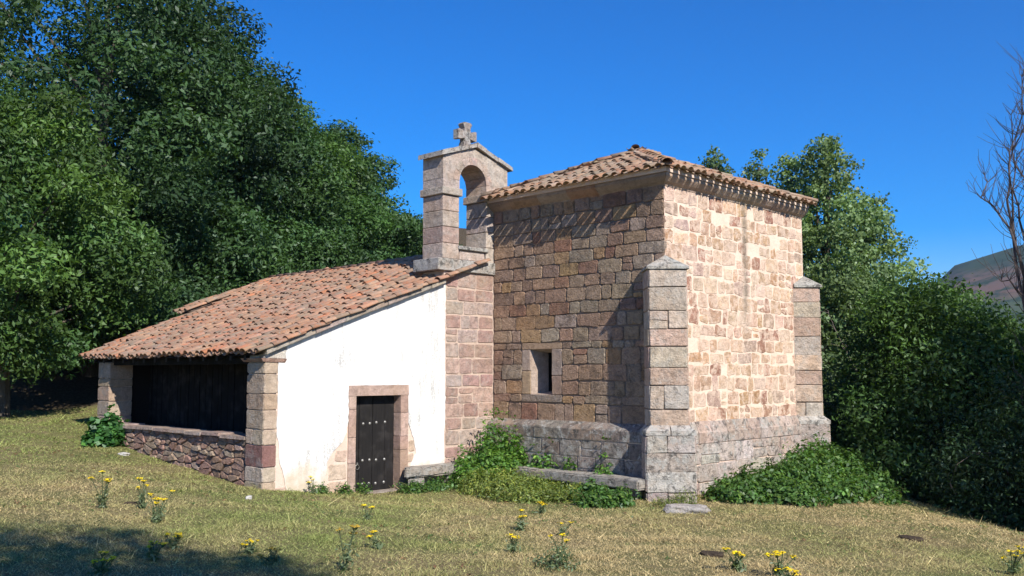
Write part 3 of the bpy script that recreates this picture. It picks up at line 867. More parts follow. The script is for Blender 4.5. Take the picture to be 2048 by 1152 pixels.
# coping slabs
cp = [GY0 - .10, 4.32, 4.62, 4.86, 5.10, 5.42, 5.78, GY1 + .12]
for a, b in zip(cp[:-1], cp[1:]):
    q = rnd.uniform(-.012, .012); th = rnd.uniform(.085, .12)
    P = [(a + .006, pk(a) + .003), (b - .006, pk(b) + .003), (b - .012, pk(b) + th), (a + .012, pk(a) + th + q * .5)]
    gprism(P, 'coping_slab', (.43, .385, .34), GX0 - .07, .07 + q, 'stone_lich')
# cross
cr = MB(); cz0 = pk(5.1) + .08
def cpl(P): cr.prism(P, lambda y, z: (-.27, y + 5.11, z + cz0), lambda y, z: (-.45, y + 5.11, z + cz0), (.33, .28, .25))
cpl([(-.12, -.02), (.12, -.02), (.115, .06), (.085, .12), (.085, .19), (.25, .15), (.29, .16), (.29, .38), (.25, .39), (.10, .35), (.09, .43), (.14, .53), (.10, .57), (-.10, .57), (-.14, .53), (-.09, .43), (-.10, .35), (-.25, .39), (-.29, .38), (-.29, .16), (-.25, .15), (-.085, .19), (-.085, .12), (-.115, .06)])
cr.build('cross', M['stone_lich'], bg_)

# ------------------------------------------------------------------ porch and nave walls
rnd = random.Random(61)
DY0, DY1, DZ0, DZ1 = 1.82, 2.96, -.28, 1.69
# backing wall behind plaster (bare pink render and stone), thick, with the door opening
mb = MB()
def nz(y): return nave_z(-.05, y) - .09
def quadx(ya, yb, z0a, z0b, z1a, z1b, x=-.0): mb.add([(x, ya, z0a), (x, yb, z0b), (x, yb, z1b), (x, ya, z1a)], [(0, 1, 2, 3)])
quadx(0.0, DY0, -.6, -.6, nz(0), nz(DY0)); quadx(DY0, DY1, DZ1, DZ1, nz(DY0), nz(DY1)); quadx(DY1, 4.16, -.6, -.6, nz(DY1), nz(4.16))
quadx(0.0, DY0, -.6, -.6, nz(0), nz(DY0), -.5); quadx(DY0, DY1, DZ1, DZ1, nz(DY0), nz(DY1), -.5); quadx(DY1, 4.16, -.6, -.6, nz(DY1), nz(4.16), -.5)
wall_w = mb.build('wall', M['mortar_pink'], chapel)
# plaster coat, irregular edge where it has fallen off
def wob(pts, step=.07, amp=.010, keep=()):
    out = []
    for i in range(len(pts)):
        p, q = Vector(pts[i]), Vector(pts[(i + 1) % len(pts)]); n = max(1, int((q - p).length / step))
        for k in range(n):
            v = p.lerp(q, k / n)
            out.append(v + Vector((rnd.uniform(-amp, amp), rnd.uniform(-amp, amp))) if i not in keep else v)
    return out
pl_poly = [(.02, 2.40), (.03, 1.55), (.02, 1.0), (.07, .86), (.09, .48), (.18, .27), (.22, .02), (.30, -.12), (.66, -.10), (.75, -.02), (1.10, -.02), (1.16, .42), (1.30, .62), (1.50, .78), (1.60, .98), (1.635, 1.2), (1.64, 1.895),
           (3.165, 1.905), (3.17, 1.12), (3.25, .92), (3.34, .72), (3.40, .45), (3.24, .22), (3.17, -.1), (3.26, -.22), (4.15, -.22), (4.20, .3), (4.18, .62), (4.21, 1.6), (4.19, 3.0), (4.20, nz(4.2) - .01),
           (3.0, nz(3.0) - .01), (2.0, nz(2.0) - .01), (1.0, nz(1.0) - .01), (.18, nz(.18) - .01), (.18, 2.42)]
pw = wob(pl_poly)
mb = MB(); mb.prism([(p.x, p.y) for p in pw], lambda y, z: (.022, y, z), lambda y, z: (-.004, y, z)); mb.build('plaster', M['plaster'], chapel)
# a few stones showing where plaster is gone
for y0, y1, z0, z1 in ((.02, .3, -.2, .02), (.34, .72, -.28, -.09), (.78, 1.1, -.30, -.06), (1.18, 1.58, -.32, .02), (1.2, 1.6, .05, .36), (1.35, 1.62, .4, .62), (3.2, 3.36, .5, .74), (3.19, 3.33, .27, .46)):
    blk(FQ, y0, y1, z0, z1, M['stone_lit'], wall_w, 'bare_stone', jit((.58, .43, .33), .08, rnd), .012, -.05, .03, .012)
# door frame
df = empty('door_frame', (0, 0, 0), chapel)
dst = [(.45,.315,.26), (.42,.285,.23), (.46,.33,.27)]
def jamb(y0, y1, z0, z1, name, x1=.03, x0=-.30):
    mb = MB(); j = lambda: rnd.uniform(-.006, .006)
    mb.hexa([(x0, y0, z0), (x1 + j(), y0 + j(), z0), (x1 + j(), y1 + j(), z0), (x0, y1, z0), (x0, y0, z1), (x1 + j(), y0 + j(), z1), (x1 + j(), y1 + j(), z1), (x0, y1, z1)], jit(rnd.choice(dst), .08, rnd))
    bo = mb.build(name, M['stone_lit'], df); return bo
for z0, z1 in ((-.35, .35), (.36, .86), (.87, 1.42), (1.43, 1.684)): jamb(1.645, DY0, z0, z1, 'jamb_stone')
for z0, z1 in ((-.35, .55), (.56, .83), (.84, 1.32), (1.33, 1.684)): jamb(DY1, 3.165, z0, z1, 'jamb_stone')
jamb(1.64, 3.17, 1.69, 1.90, 'lintel', .034)
mb = MB(); mb.box((-.45, DY0 - .02, -.5), (.06, DY1 + .02, -.262), (.4, .33, .28)); mb.build('threshold', M['stone_but'], df)
# door leaf
door = empty('door', (0, 0, 0), chapel)
XD = -.20
pb = [DY0 - .02, 2.06, 2.40, 2.72, DY1 + .04]
for a, b in zip(pb[:-1], pb[1:]):
    mb = MB(); q = rnd.uniform(-.004, .004); mb.hexa([(XD - .05, a + .006, -.25), (XD + q, a + .006, -.25), (XD + q, b - .006, -.25), (XD - .05, b - .006, -.25), (XD - .05, a + .006, 1.72), (XD + q, a + .006, 1.72), (XD + q, b - .006, 1.72), (XD - .05, b - .006, 1.72)])
    mb.build('plank', M['wood_black'], door)
mb = MB(); mb.box((XD - .11, DY0 - .05, -.25), (XD - .06, DY1 + .05, 1.75)); mb.build('backing_board', M['wood_dark'], door)
def dome(name, c, r, h, mat, par, n=10):
    V = [(c[0] + h, c[1], c[2])]; F = []
    for k, (rr, hh) in enumerate(((.6, .8), (1.0, 0.0))):
        for i in range(n): t = 2 * math.pi * i / n; V.append((c[0] + h * hh, c[1] + r * rr * math.cos(t), c[2] + r * rr * math.sin(t)))
    for i in range(n): j = (i + 1) % n; F += [(0, 1 + i, 1 + j), (1 + i, 1 + n + i, 1 + n + j, 1 + j)]
    return link(name, mesh(name, V, F, None, True), mat, par)
for z in (1.12, .36, -.13 + .02):
    for y in (2.16, 2.33, 2.50, 2.72): dome('stud', (XD + .003, y + rnd.uniform(-.008, .008), z + rnd.uniform(-.01, .01)), .032, .022, M['iron'], door)
mb = MB(); P = []
for i in range(16):
    t = 2 * math.pi * i / 16; P.append((XD + .018, 2.02 + .045 * math.cos(t), .245 + .05 * math.sin(t)))
mb.tube(P + [P[0]], [.006] * 17, 5, None, False); mb.box((XD - .01, 2.005, .285), (XD + .025, 2.035, .335)); mb.build('handle', M['iron'], door)
# corner pillar of the porch
def pillar(x0, x1, y0, y1, z0, z1, rnd, name='pillar', dirt=False, sides=('f', 'r')):
    p = empty(name, (0, 0, 0), chapel)
    mb = MB(); mb.box((x0 + .02, y0 + .02, z0), (x1 - .02, y1 - .002, z1)); mb.build('core', M['mortar_pink'], p)
    pal = [(.47,.37,.28),(.45,.335,.24),(.43,.33,.265),(.48,.385,.30)]
    tt = courses(z0, z1, .17, .42, rnd)
    for a, b in zip(tt[:-1], tt[1:]):
        c = jit(rnd.choice(pal), .08, rnd)
        if abs((a + b) / 2 - .62) < .17 and not dirt: c = (.235, .125, .11)
        f1 = Face((x0, y0, 0), (1, 0, 0), (0, -1, 0)); f2 = Face((x1, y0, 0), (0, 1, 0), (1, 0, 0))
        if 'f' in sides:
            for s0, s1 in ((fill_row(0, x1 - x0 + .006, .25, .45, rnd)) if rnd.random() < .6 else [(0, x1 - x0 + .006)]):
                blk(f1, s0 + .006, s1 - .006 if s1 < x1 - x0 else s1, a + .006, b - .006, M['stone_but'], p, 'pillar_stone', jit(c, .1, rnd), .016, -.018, .03, .012)
        if 'r' in sides: blk(f2, -.004, y1 - y0, a + .006, b - .006, M['stone_lit'], p, 'pillar_stone', c, .014, -.018, .02, .006)
        if 'l' in sides: blk(Face((x0, y1, 0), (0, -1, 0), (-1, 0, 0)), 0, y1 - y0, a + .006, b - .006, M['stone_but'], p, 'pillar_stone', c, .014, -.018, .02, .006)
    return p
pil = pillar(-.62, 0.0, -.25, .02, -.25, 2.36, rnd)
mb = MB(); mb.hexa([(-.68, -.31, 2.365), (.03, -.31, 2.365), (.03, .16, 2.345), (-.68, .16, 2.345), (-.72, -.36, 2.43), (.05, -.36, 2.43), (.05, .19, 2.42), (-.72, .19, 2.42)], (.36, .215, .165)); mb.build('impost', M['stone_but'], pil)
mb = MB(); mb.hexa([(-.70, -.28, 2.433), (.035, -.28, 2.433), (.035, .16, 2.425), (-.70, .16, 2.425), (-.70, -.28, 2.53), (.035, -.28, 2.53), (.035, .16, 2.66), (-.70, .16, 2.66)], (.62, .57, .50)); mb.build('cap_block', M['stone_but'], pil)
pil2 = pillar(-7.66, -7.02, -.25, .3, .3, 2.40, rnd, dirt=True, sides=('f', 'r', 'l'))
# nave left end wall, back wall, interior
P = [(2.75, -.5)] + [(NYB, -.5), (NYB, 2.42)] + [(NYR, nave_z(-8.4, NYR) - .10), (4.2, nave_z(-8.4, 4.2) - .10), (2.75, nave_z(-8.4, 2.75) - .10)]
mb = MB(); mb.prism(P, lambda y, z: (-8.2, y, z), lambda y, z: (-8.6, y, z)); mb.build('end_wall', M['mortar_dark'], chapel)
P = [(.31, 2.701), (2.749, 2.701), (2.749, nave_z(-7.4, 2.749) - .10), (.31, nave_z(-7.4, .31) - .10)]
mb = MB(); mb.prism(P, lambda y, z: (-7.3, y, z), lambda y, z: (-7.64, y, z)); mb.build('end_wall', M['mortar_dark'], chapel)
mb = MB(); mb.box((-7.64, .3, -.2), (-7.1, 3.2, 2.7)); mb.build('side_wall', M['void'], chapel)  # inner porch wall, its shade painted in by the near-black colour
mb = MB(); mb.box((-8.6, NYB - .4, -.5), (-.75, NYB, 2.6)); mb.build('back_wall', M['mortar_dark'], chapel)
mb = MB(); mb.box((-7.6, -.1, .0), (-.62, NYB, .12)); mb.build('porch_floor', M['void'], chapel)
# dark slatted screen inside the porch
scr = empty('slat_screen', (0, 0, 0), chapel)
x = -7.05
while x < -.55:
    w = rnd.uniform(.11, .14); mb = MB(); mb.box((x, .75 + rnd.uniform(-.01, .01), .12), (x + w, .79 + rnd.uniform(-.008, .008), 2.82)); mb.build('slat', M['wood_shaded'], scr); x += w + .012
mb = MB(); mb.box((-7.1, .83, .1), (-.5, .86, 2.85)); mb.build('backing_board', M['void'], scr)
# eaves beam and rafters
mb = MB(); mb.box((-7.9, -.17, 2.33), (-.62, .03, 2.49)); mb.build('eaves_beam', M['wood_shaded'], chapel)
x = -7.7
while x < -.2:
    mb = MB(); w = .045; za, zb_ = nave_z(x, -.38) - .08, nave_z(x, 1.5) - .08
    mb.hexa([(x - w, -.36, za - .09), (x + w, -.36, za - .09), (x + w, 1.5, zb_ - .1), (x - w, 1.5, zb_ - .1), (x - w, -.36, za), (x + w, -.36, za), (x + w, 1.5, zb_), (x - w, 1.5, zb_)]); mb.build('rafter', M['wood_dark'], chapel); x += .55
# low rubble wall of the porch
lw = empty('low_wall', (0, 0, 0), chapel)
LX0, LX1, LY = -7.0, -.62, -.20
mb = MB(); mb.box((LX0, LY, -.5), (LX1, LY + .42, .90)); mb.build('core', m_mortar('rubble_bed', (.24, .175, .145), .25, (.14, .10, .085)), lw)
FL = Face((LX0, LY, 0), (1, 0, 0), (0, -1, 0))
def voronoi_cells(x0, x1, z0, z1, n, asp, rnd):
    pts = []
    for _ in range(n * 30):
        p = (rnd.uniform(x0, x1), rnd.uniform(z0, z1))
        if all(((p[0] - q[0]) / asp) ** 2 + (p[1] - q[1]) ** 2 > (.62 * math.sqrt((x1 - x0) * (z1 - z0) / n / asp)) ** 2 for q in pts): pts.append(p)
        if len(pts) >= n: break
    cells = []
    for i, p in enumerate(pts):
        poly = [Vector(v) for v in ((x0, z0), (x1, z0), (x1, z1), (x0, z1))]
        for j, q in enumerate(pts):
            if i == j: continue
            nx, nz_ = (q[0] - p[0]) / asp ** 2, q[1] - p[1]; mx, mz = (p[0] + q[0]) / 2, (p[1] + q[1]) / 2
            out = []
            for k in range(len(poly)):
                a, b = poly[k], poly[(k + 1) % len(poly)]
                da, db = (a.x - mx) * nx + (a.y - mz) * nz_, (b.x - mx) * nx + (b.y - mz) * nz_
                if da <= 0: out.append(a)
                if (da < 0) != (db < 0): out.append(a + (b - a) * (da / (da - db)))
            poly = out
            if len(poly) < 3: break
        if len(poly) >= 3: cells.append(poly)
    return cells
for poly in voronoi_cells(0, LX1 - LX0, -.25, .90, 190, 2.3, rnd):
    c = sum(poly, Vector((0, 0))) / len(poly)
    if c.y + .18 < gz(LX0 + c.x, LY - .1): continue
    ps = [c + (v - c) * (1 - .022 / max((v - c).length, .05)) for v in poly]
    if min((ps[i] - ps[i - 1]).length for i in range(len(ps))) < .004: ps = [v for i, v in enumerate(ps) if (v - ps[i - 1]).length > .015]
    if len(ps) < 3: continue
    stone(FL, ps, M['stone'], lw, 'rubble_stone', rnd, jit(rnd.choice(PAL_RUB), .2, rnd), rnd.uniform(.02, .06), -.03, .03, .012, .012)
for a, b in fill_row(LX0 - .02, LX1, .45, .95, rnd):
    z = .895 + rnd.uniform(-.015, .015); mb = MB(); q = rnd.uniform(-.02, .03)
    mb.hexa([(a + .008, LY - .09 - q, z), (b - .008, LY - .09 + q, z + .005), (b - .008, LY + .45, z), (a + .008, LY + .45, z), (a + .02, LY - .075 - q, z + .06), (b - .02, LY - .075 + q, z + .065), (b - .02, LY + .45, z + .06), (a + .02, LY + .45, z + .06)], jit((.36, .265, .225), .15, rnd))
    mb.build('coping_slab', M['stone_but'], lw)

# ------------------------------------------------------------------ stone benches, boulder
def slab(name, P, z0, z1, label, cat, mat, rnd, supports, group=None, bev=.03):
    e = empty(name, (sum(p[0] for p in P) / 4, sum(p[1] for p in P) / 4, gz(P[0][0], P[0][1]))); tag(e, label, cat, group)
    off = e.location
    def rough(pts0, z0, z1, nm, m_):
        bm = bmesh.new(); V = [bm.verts.new((p[0] - off.x, p[1] - off.y, z - off.z)) for z in (z0, z1) for p in pts0]
        for f in [(0,3,2,1),(4,5,6,7),(0,1,5,4),(1,2,6,5),(2,3,7,6),(3,0,4,7)]: bm.faces.new([V[i] for i in f])
        bmesh.ops.subdivide_edges(bm, edges=[ed for ed in bm.edges if ed.calc_length() > .8], cuts=7, use_grid_fill=True)
        bmesh.ops.bevel(bm, geom=[ed for ed in bm.edges if len(ed.link_faces) == 2 and ed.calc_face_angle(0) > .5], offset=bev, segments=2, affect='EDGES')
        for v in bm.verts: v.co += Vector((rnd.uniform(-1, 1), rnd.uniform(-1, 1), rnd.uniform(-1, 1))) * .009
        me = bpy.data.meshes.new(nm); bm.to_mesh(me); bm.free()
        a = me.color_attributes.new('Col', 'FLOAT_COLOR', 'POINT'); a.data.foreach_set('color', np.tile((.36, .33, .29, 1), (len(me.vertices), 1)).ravel())
        link(nm, me, m_, e)
    rough(P, z0, z1, 'seat_slab', mat)
    for q in supports: rough(q, -.5, z0 - .002, 'support_block', mat)
slab('stone_bench', [(1.05, 5.02), (4.72, 4.90), (4.74, 5.36), (1.05, 5.42)], -.06, .14, 'long lichened stone bench under the small window', 'bench', M['stone_lich'], random.Random(3),
     [[(a, 5.08), (a + .3, 5.07), (a + .3, 5.34), (a, 5.36)] for a in (1.3, 2.9, 4.2)])
slab('stone_bench', [(.42, 2.78), (.46, 4.6), (.06, 4.6), (.06, 3.02)], .0, .20, 'short stone bench beside the black door', 'bench', M['stone_lich'], random.Random(4),
     [[(.38, 2.9), (.38, 3.35), (.09, 3.35), (.09, 3.08)], [(.38, 4.0), (.38, 4.4), (.09, 4.4), (.09, 4.0)]])
def boulder(name, x, y, s, mat, label, cat, rnd, col=(.5, .48, .45), sink=.3):
    bm = bmesh.new(); bmesh.ops.create_icosphere(bm, subdivisions=3, radius=1)
    ph = [rnd.uniform(0, 6) for _ in range(6)]
    for v in bm.verts:
        c = v.co; k = 1 + .16 * math.sin(2.3 * c.x + ph[0]) * math.sin(2.7 * c.y + ph[1]) + .10 * math.sin(5 * c.z + ph[2]) * math.sin(4 * c.x + ph[3]) + rnd.uniform(-.05, .05) + .08 * math.sin(9 * c.x + ph[4]) * math.sin(8 * c.y + ph[5])
        m = max(abs(c.x), abs(c.y), abs(c.z)); k *= (1 / m) ** .45
        v.co = Vector((c.x * k * s[0], c.y * k * s[1], c.z * k * s[2]))
    me = bpy.data.meshes.new(name); bm.to_mesh(me); bm.free()
    a = me.color_attributes.new('Col', 'FLOAT_COLOR', 'POINT'); a.data.foreach_set('color', np.tile((*col, 1), (len(me.vertices), 1)).ravel())
    o = link(name, me, mat, None, (x, y, gz(x, y) + s[2] * (1 - 2 * sink) * .9)); o.rotation_euler = (0, 0, rnd.uniform(0, 3)); tag(o, label, cat); return o
x, y, z = on_ground(1375, 1025); b_ = boulder('boulder', x, y, (.40, .18, .10), M['stone_but'], 'pale flat boulder at the foot of the corner buttress', 'boulder', random.Random(2), (.36, .33, .30), .25); b_.rotation_euler = (0, 0, R(42))
x, y, z = on_ground(497, 998); boulder('loose_stone', x, y, (.055, .045, .04), M['white_rock'], 'small white stone lying in the grass before the porch pillar', 'stone', random.Random(5))
x, y, z = on_ground(248, 910); boulder('loose_stone', x, y, (.12, .09, .04), M['white_rock'], 'flat pale stone below the left end of the porch wall', 'stone', random.Random(6))
for k, (px, py, s, lab) in enumerate(((1425, 1111, .12, 'small dark molehill beside the ragwort near the bottom edge'), (1822, 1079, .13, 'dark molehill in the dry grass below the bushes'), (1105, 1130, .10, 'dark earth patch between dry grass and ragwort'), (265, 1008, .09, 'dark earth spot between two ragwort plants'))):
    x, y, z = on_ground(px, py); boulder('molehill', x, y, (s * 1.3, s, s * .3), M['earth'], lab, 'molehill', random.Random(k + 20), (.1, .1, .1), .35)

# ------------------------------------------------------------------ leaves
def leaf_quads(C, N, size, asp, rng, fold=.18):
    n = len(C)
    r = rng.normal(size=(n, 3)); r -= (r * N).sum(1, keepdims=True) * N; r /= np.linalg.norm(r, axis=1, keepdims=True) + 1e-9
    s = np.cross(N, r); L = size[:, None] * .5; W = L * asp
    V = np.empty((n, 4, 3))
    V[:, 0] = C - r * L; V[:, 1] = C + s * W + N * (L * fold) + r * L * .1; V[:, 2] = C + r * L - N * (L * fold * .6); V[:, 3] = C - s * W + N * (L * fold) + r * L * .1
    return V.reshape(-1, 3)
def norm(a): return a / (np.linalg.norm(a, axis=1, keepdims=True) + 1e-9)
def crown_mesh(name, blobs, n, size, rng, base, var=.25, asp=.42, per=9, spread=.2, yellow=.35, shell=.34, up=.5):
    """blobs: list of (cx,cy,cz,rx,ry,rz)"""
    B = np.array(blobs); w = (B[:, 3] * B[:, 4] * B[:, 5]) ** (2 / 3); w /= w.sum()
    m = int(n * 1.14) // per; idx = rng.choice(len(B), m, p=w)
    d = norm(rng.normal(size=(m, 3))); rad = 1 - shell * rng.random(m) ** 1.6
    C = B[idx, :3] + d * B[idx, 3:6] * rad[:, None]
    tint_b = rng.normal(0, var * .8, len(B)); yb = rng.random(len(B)) * yellow
    tint = tint_b[idx] + rng.normal(0, var * .35, m); yl = yb[idx] + rng.random(m) * yellow * .5
    C = np.repeat(C, per, 0); D = np.repeat(d, per, 0)
    C = C + rng.normal(size=C.shape) * spread * np.array([1, 1, .7])
    N = norm(D * .55 + rng.normal(size=C.shape) * .6 + np.array([0, 0, up]))
    sz = size * .76 * np.clip(np.exp(rng.normal(0, .30, len(C))), .5, 1.5)
    V = leaf_quads(C, N, sz, asp, rng)
    k = np.repeat(np.exp(np.repeat(tint, per) + rng.normal(0, .12, len(C))), 4)[:, None]; y = np.repeat(np.repeat(yl, per), 4)[:, None]
    col = np.array(base)[None] * k * (1 + y * np.array([.9, .45, -.2]))
    return fast_mesh(name, V, 4, np.clip(col, .004, .6))
def blob_crown(rng, base_z, top_z, rad, n, profile='round', sq=1.0, sub=.34):
    H = top_z - base_z; out = []
    for i in range(n):
        f = ((i + .5) / n + rng.uniform(-.5, .5) / n); th = i * 2.39996 + rng.uniform(-.4, .4)
        if profile == 'round': pr = math.sin(math.pi * (f * .86 + .10)) ** .6
        elif profile == 'cone': pr = (1 - f) ** .75 * .95 + .1
        elif profile == 'bush': pr = math.cos(f * math.pi / 2 * .95) ** .55
        else: pr = min(1, 1.9 * (1 - f)) ** .7 * (.55 + .45 * min(1, f * 3))
        rr = rad * pr * (rng.uniform(.62, 1.0)); s = rad * sub * rng.uniform(.6, 1.25) * (.6 + .45 * pr)
        out.append((rr * math.cos(th), rr * math.sin(th) * sq, base_z + H * f, s * rng.uniform(.9, 1.25), s * rng.uniform(.9, 1.25), s * rng.uniform(.45, .7)))
    out.append((0, 0, base_z + H * .5, rad * .5, rad * .5 * sq, H * .38))
    return out
def trunk_mesh(mb, blobs, h, r, rng, limbs=14, lean=(0, 0)):
    P = []; n = 7
    for i in range(n): f = i / (n - 1); P.append((lean[0] * f + .12 * math.sin(f * 5 + r * 9) * f, lean[1] * f + .12 * math.cos(f * 4) * f, -.4 + (h + .4) * f))
    mb.tube(P, [r * (1.35 if i == 0 else 1 - .82 * i / (n - 1)) for i in range(n)], 9)
    for k in rng.choice(len(blobs), min(limbs, len(blobs)), replace=False):
        b = blobs[k]; f = min(max((b[2] * .62) / h, .15), .9); i = f * (n - 1); j = int(i); a = Vector(P[j]).lerp(Vector(P[min(j + 1, n - 1)]), i - j); e = Vector(b[:3])
        mid = a.lerp(e, .5) + Vector((rng.uniform(-.2, .2), rng.uniform(-.2, .2), rng.uniform(-.1, .3)))
        mb.tube([a, a.lerp(mid, .5), mid, e], [r * .34, r * .26, r * .18, r * .05], 5)
def tree(name, px, dist, top_px, base_frac, rad, nblob, nleaf, size, base, label, cat, seed, profile='round', mat='leaf', group=None, xy=None, height=None, sub=.34, sq=1.0, lean=(0, 0), **kw):
    rng = np.random.default_rng(seed)
    x, y = xy if xy else at(px, dist); z0 = gz(x, y)
    if height is None:
        d = ray(px, top_px); t = math.hypot(x - CAM[0], y - CAM[1]) / math.hypot(d[0], d[1]); height = CAM[2] + d[2] * t - z0
    h = height
    e = tag(empty(name, (x, y, z0)), label, cat, group)
    blobs = blob_crown(rng, h * base_frac, h * .93, rad, nblob, profile, sq, sub)
    blobs = [(b[0] + lean[0] * b[2] / h, b[1] + lean[1] * b[2] / h, *b[2:]) for b in blobs]
    mb = MB(); trunk_mesh(mb, blobs, h * .86, max(.09, .022 * h), rng, 14, lean); mb.build('trunk', M['bark'], e)
    link('crown', crown_mesh('crown', blobs, nleaf, size, rng, base, **kw), M[mat], e)
    return e
DK, MD, LT, YG = (.038, .084, .034), (.046, .104, .037), (.054, .118, .037), (.057, .122, .034)
TG = 'trees on the slope behind the porch'
tree('broadleaf_tree', 5, 29.5, 160, .16, 3.5, 66, 54000, .21, LT, 'light green ash tree nearest the left edge, its pale boughs hanging low', 'tree', 101, 'round', group=TG, yellow=.5, sub=.27)
tree('broadleaf_tree', 190, 35, -160, .10, 5.4, 100, 66000, .25, DK, 'tallest dark oak, reaching above the frame at upper left', 'tree', 102, group=TG, var=.35, sub=.24)
tree('broadleaf_tree', 345, 38, -10, .08, 5.0, 90, 62000, .25, DK, 'dark oak whose top meets the sky above the porch roof', 'tree', 103, group=TG, var=.35, sub=.25)
tree('broadleaf_tree', 475, 39, 135, .08, 3.9, 80, 46000, .25, MD, 'mid green tree just below the tallest oak on the sky line', 'tree', 104, group=TG, sub=.26)
tree('broadleaf_tree', 560, 41, 235, .08, 3.6, 70, 42000, .25, YG, 'yellowish green tree half way down the sloping tree line', 'tree', 105, group=TG, yellow=.4, sub=.26)
tree('broadleaf_tree', 650, 46, 235, .10, 2.9, 50, 26000, .26, DK, 'dark sparse-topped tree poking above the tree line', 'tree', 106, group=TG, sub=.26)
tree('broadleaf_tree', 700, 45, 365, .06, 3.2, 60, 32000, .25, MD, 'green tree left of the bell gable, lower than its neighbour', 'tree', 107, group=TG, sub=.27)
tree('broadleaf_tree', 770, 48, 440, .06, 3.0, 46, 28000, .26, DK, 'last small tree of the row, right behind the bell gable', 'tree', 108, group=TG, sub=.28)
tree('broadleaf_tree', 250, 33.5, 360, .05, 3.3, 60, 38000, .22, DK, 'dark understorey tree leaning over the left end of the porch roof', 'tree', 109, 'bush', group=TG, sub=.27)
tree('broadleaf_tree', 430, 36, 350, .04, 3.7, 60, 40000, .22, MD, 'bushy tree behind the middle of the porch roof', 'tree', 110, 'bush', group=TG, sub=.27)
tree('broadleaf_tree', 590, 38, 430, .04, 3.6, 56, 34000, .22, MD, 'bushy tree behind the top of the porch roof', 'tree', 111, 'bush', group=TG, sub=.27)
tree('broadleaf_tree', 40, 37, 300, .10, 4.4, 46, 22000, .26, DK, 'shaded dark tree low behind the pale ash', 'tree', 112, 'bush', group=TG)
PG = 'poplars beyond the chapel'
for k, (px, d, tp, rad, nb, nl, lab) in enumerate(((1440, 39, 262, 1.25, 26, 14000, 'leftmost slim poplar top rising above the end wall cornice'), (1526, 38, 258, 1.2, 26, 13000, 'second slim poplar top above the end wall cornice'),
        (1592, 37, 272, 1.7, 34, 20000, 'poplar rising between the slim tops and the tallest one'), (1665, 36, 232, 2.2, 56, 38000, 'tallest poplar, right of the chapel roof corner'), (1745, 37, 370, 2.3, 46, 28000, 'lower poplar at the right flank of the group'), (1700, 35, 520, 2.2, 40, 24000, 'low leafy poplar shoot beside the far buttress'))):
    tree('poplar_tree', px, d, tp, .10, rad, int(nb * 1.3), int(nl * .8), .15, (.13, .205, .088), lab, 'poplar', 200 + k, 'tall', 'poplar', PG, sub=.36, asp=.8, spread=.13, yellow=.25, up=.15)
BG = 'bushes in the hollow beside the chapel'
tree('bushy_tree', 1858, 25, 545, .03, 2.3, 70, 60000, .16, YG, 'large rounded bush tree below the hill, right of the far buttress', 'tree', 301, 'bush', group=BG, yellow=.4)
tree('bushy_tree', 2000, 25, 625, .02, 2.3, 70, 44000, .16, YG, 'green bush tree at the right edge under the bare branches', 'tree', 302, 'bush', group=BG, yellow=.5)
tree('bushy_tree', 1730, 27, 740, .02, 2.2, 36, 30000, .13, DK, 'dark bush tucked behind the far buttress', 'tree', 303, 'bush', group=BG)
tree('bushy_tree', 1930, 24, 800, .0, 1.9, 34, 26000, .12, DK, 'low dark thicket at the grass edge under the large bush', 'tree', 304, 'bush', group=BG)
tree('bushy_tree', 2075, 22.5, 740, .0, 2.0, 34, 26000, .12, DK, 'dark thicket at the lower right edge beside the grass', 'tree', 305, 'bush', group=BG)
_b = at(1890, 24.5); SHX = (_b[0] + 1.415 * 5.6, _b[1] - .438 * 5.6)
# trees out of frame, to the right of and behind the photographer, whose shade reaches the picture
tree('shade_tree', 0, 0, 0, .56, 3.0, 22, 15000, .22, DK, 'oak standing behind the photographer, casting the shade at lower left', 'tree', 401, xy=(20.2, -11.6), height=14.5)
tree('shade_tree', 0, 0, 0, .60, 2.5, 20, 12000, .22, DK, 'second oak behind the photographer, shading the bottom edge of the meadow', 'tree', 404, xy=(23.0, -10.4), height=13.8)
tree('shade_tree', 0, 0, 0, .05, 2.9, 60, 30000, .2, DK, 'leafy tree beyond the right edge shading the bushes', 'tree', 402, xy=SHX, height=11.0)
tree('shade_tree', 0, 0, 0, .05, 4.5, 44, 30000, .22, DK, 'tall leafy tree farther right shading the hollow', 'tree', 403, xy=(17.5, 18.0), height=14.0)

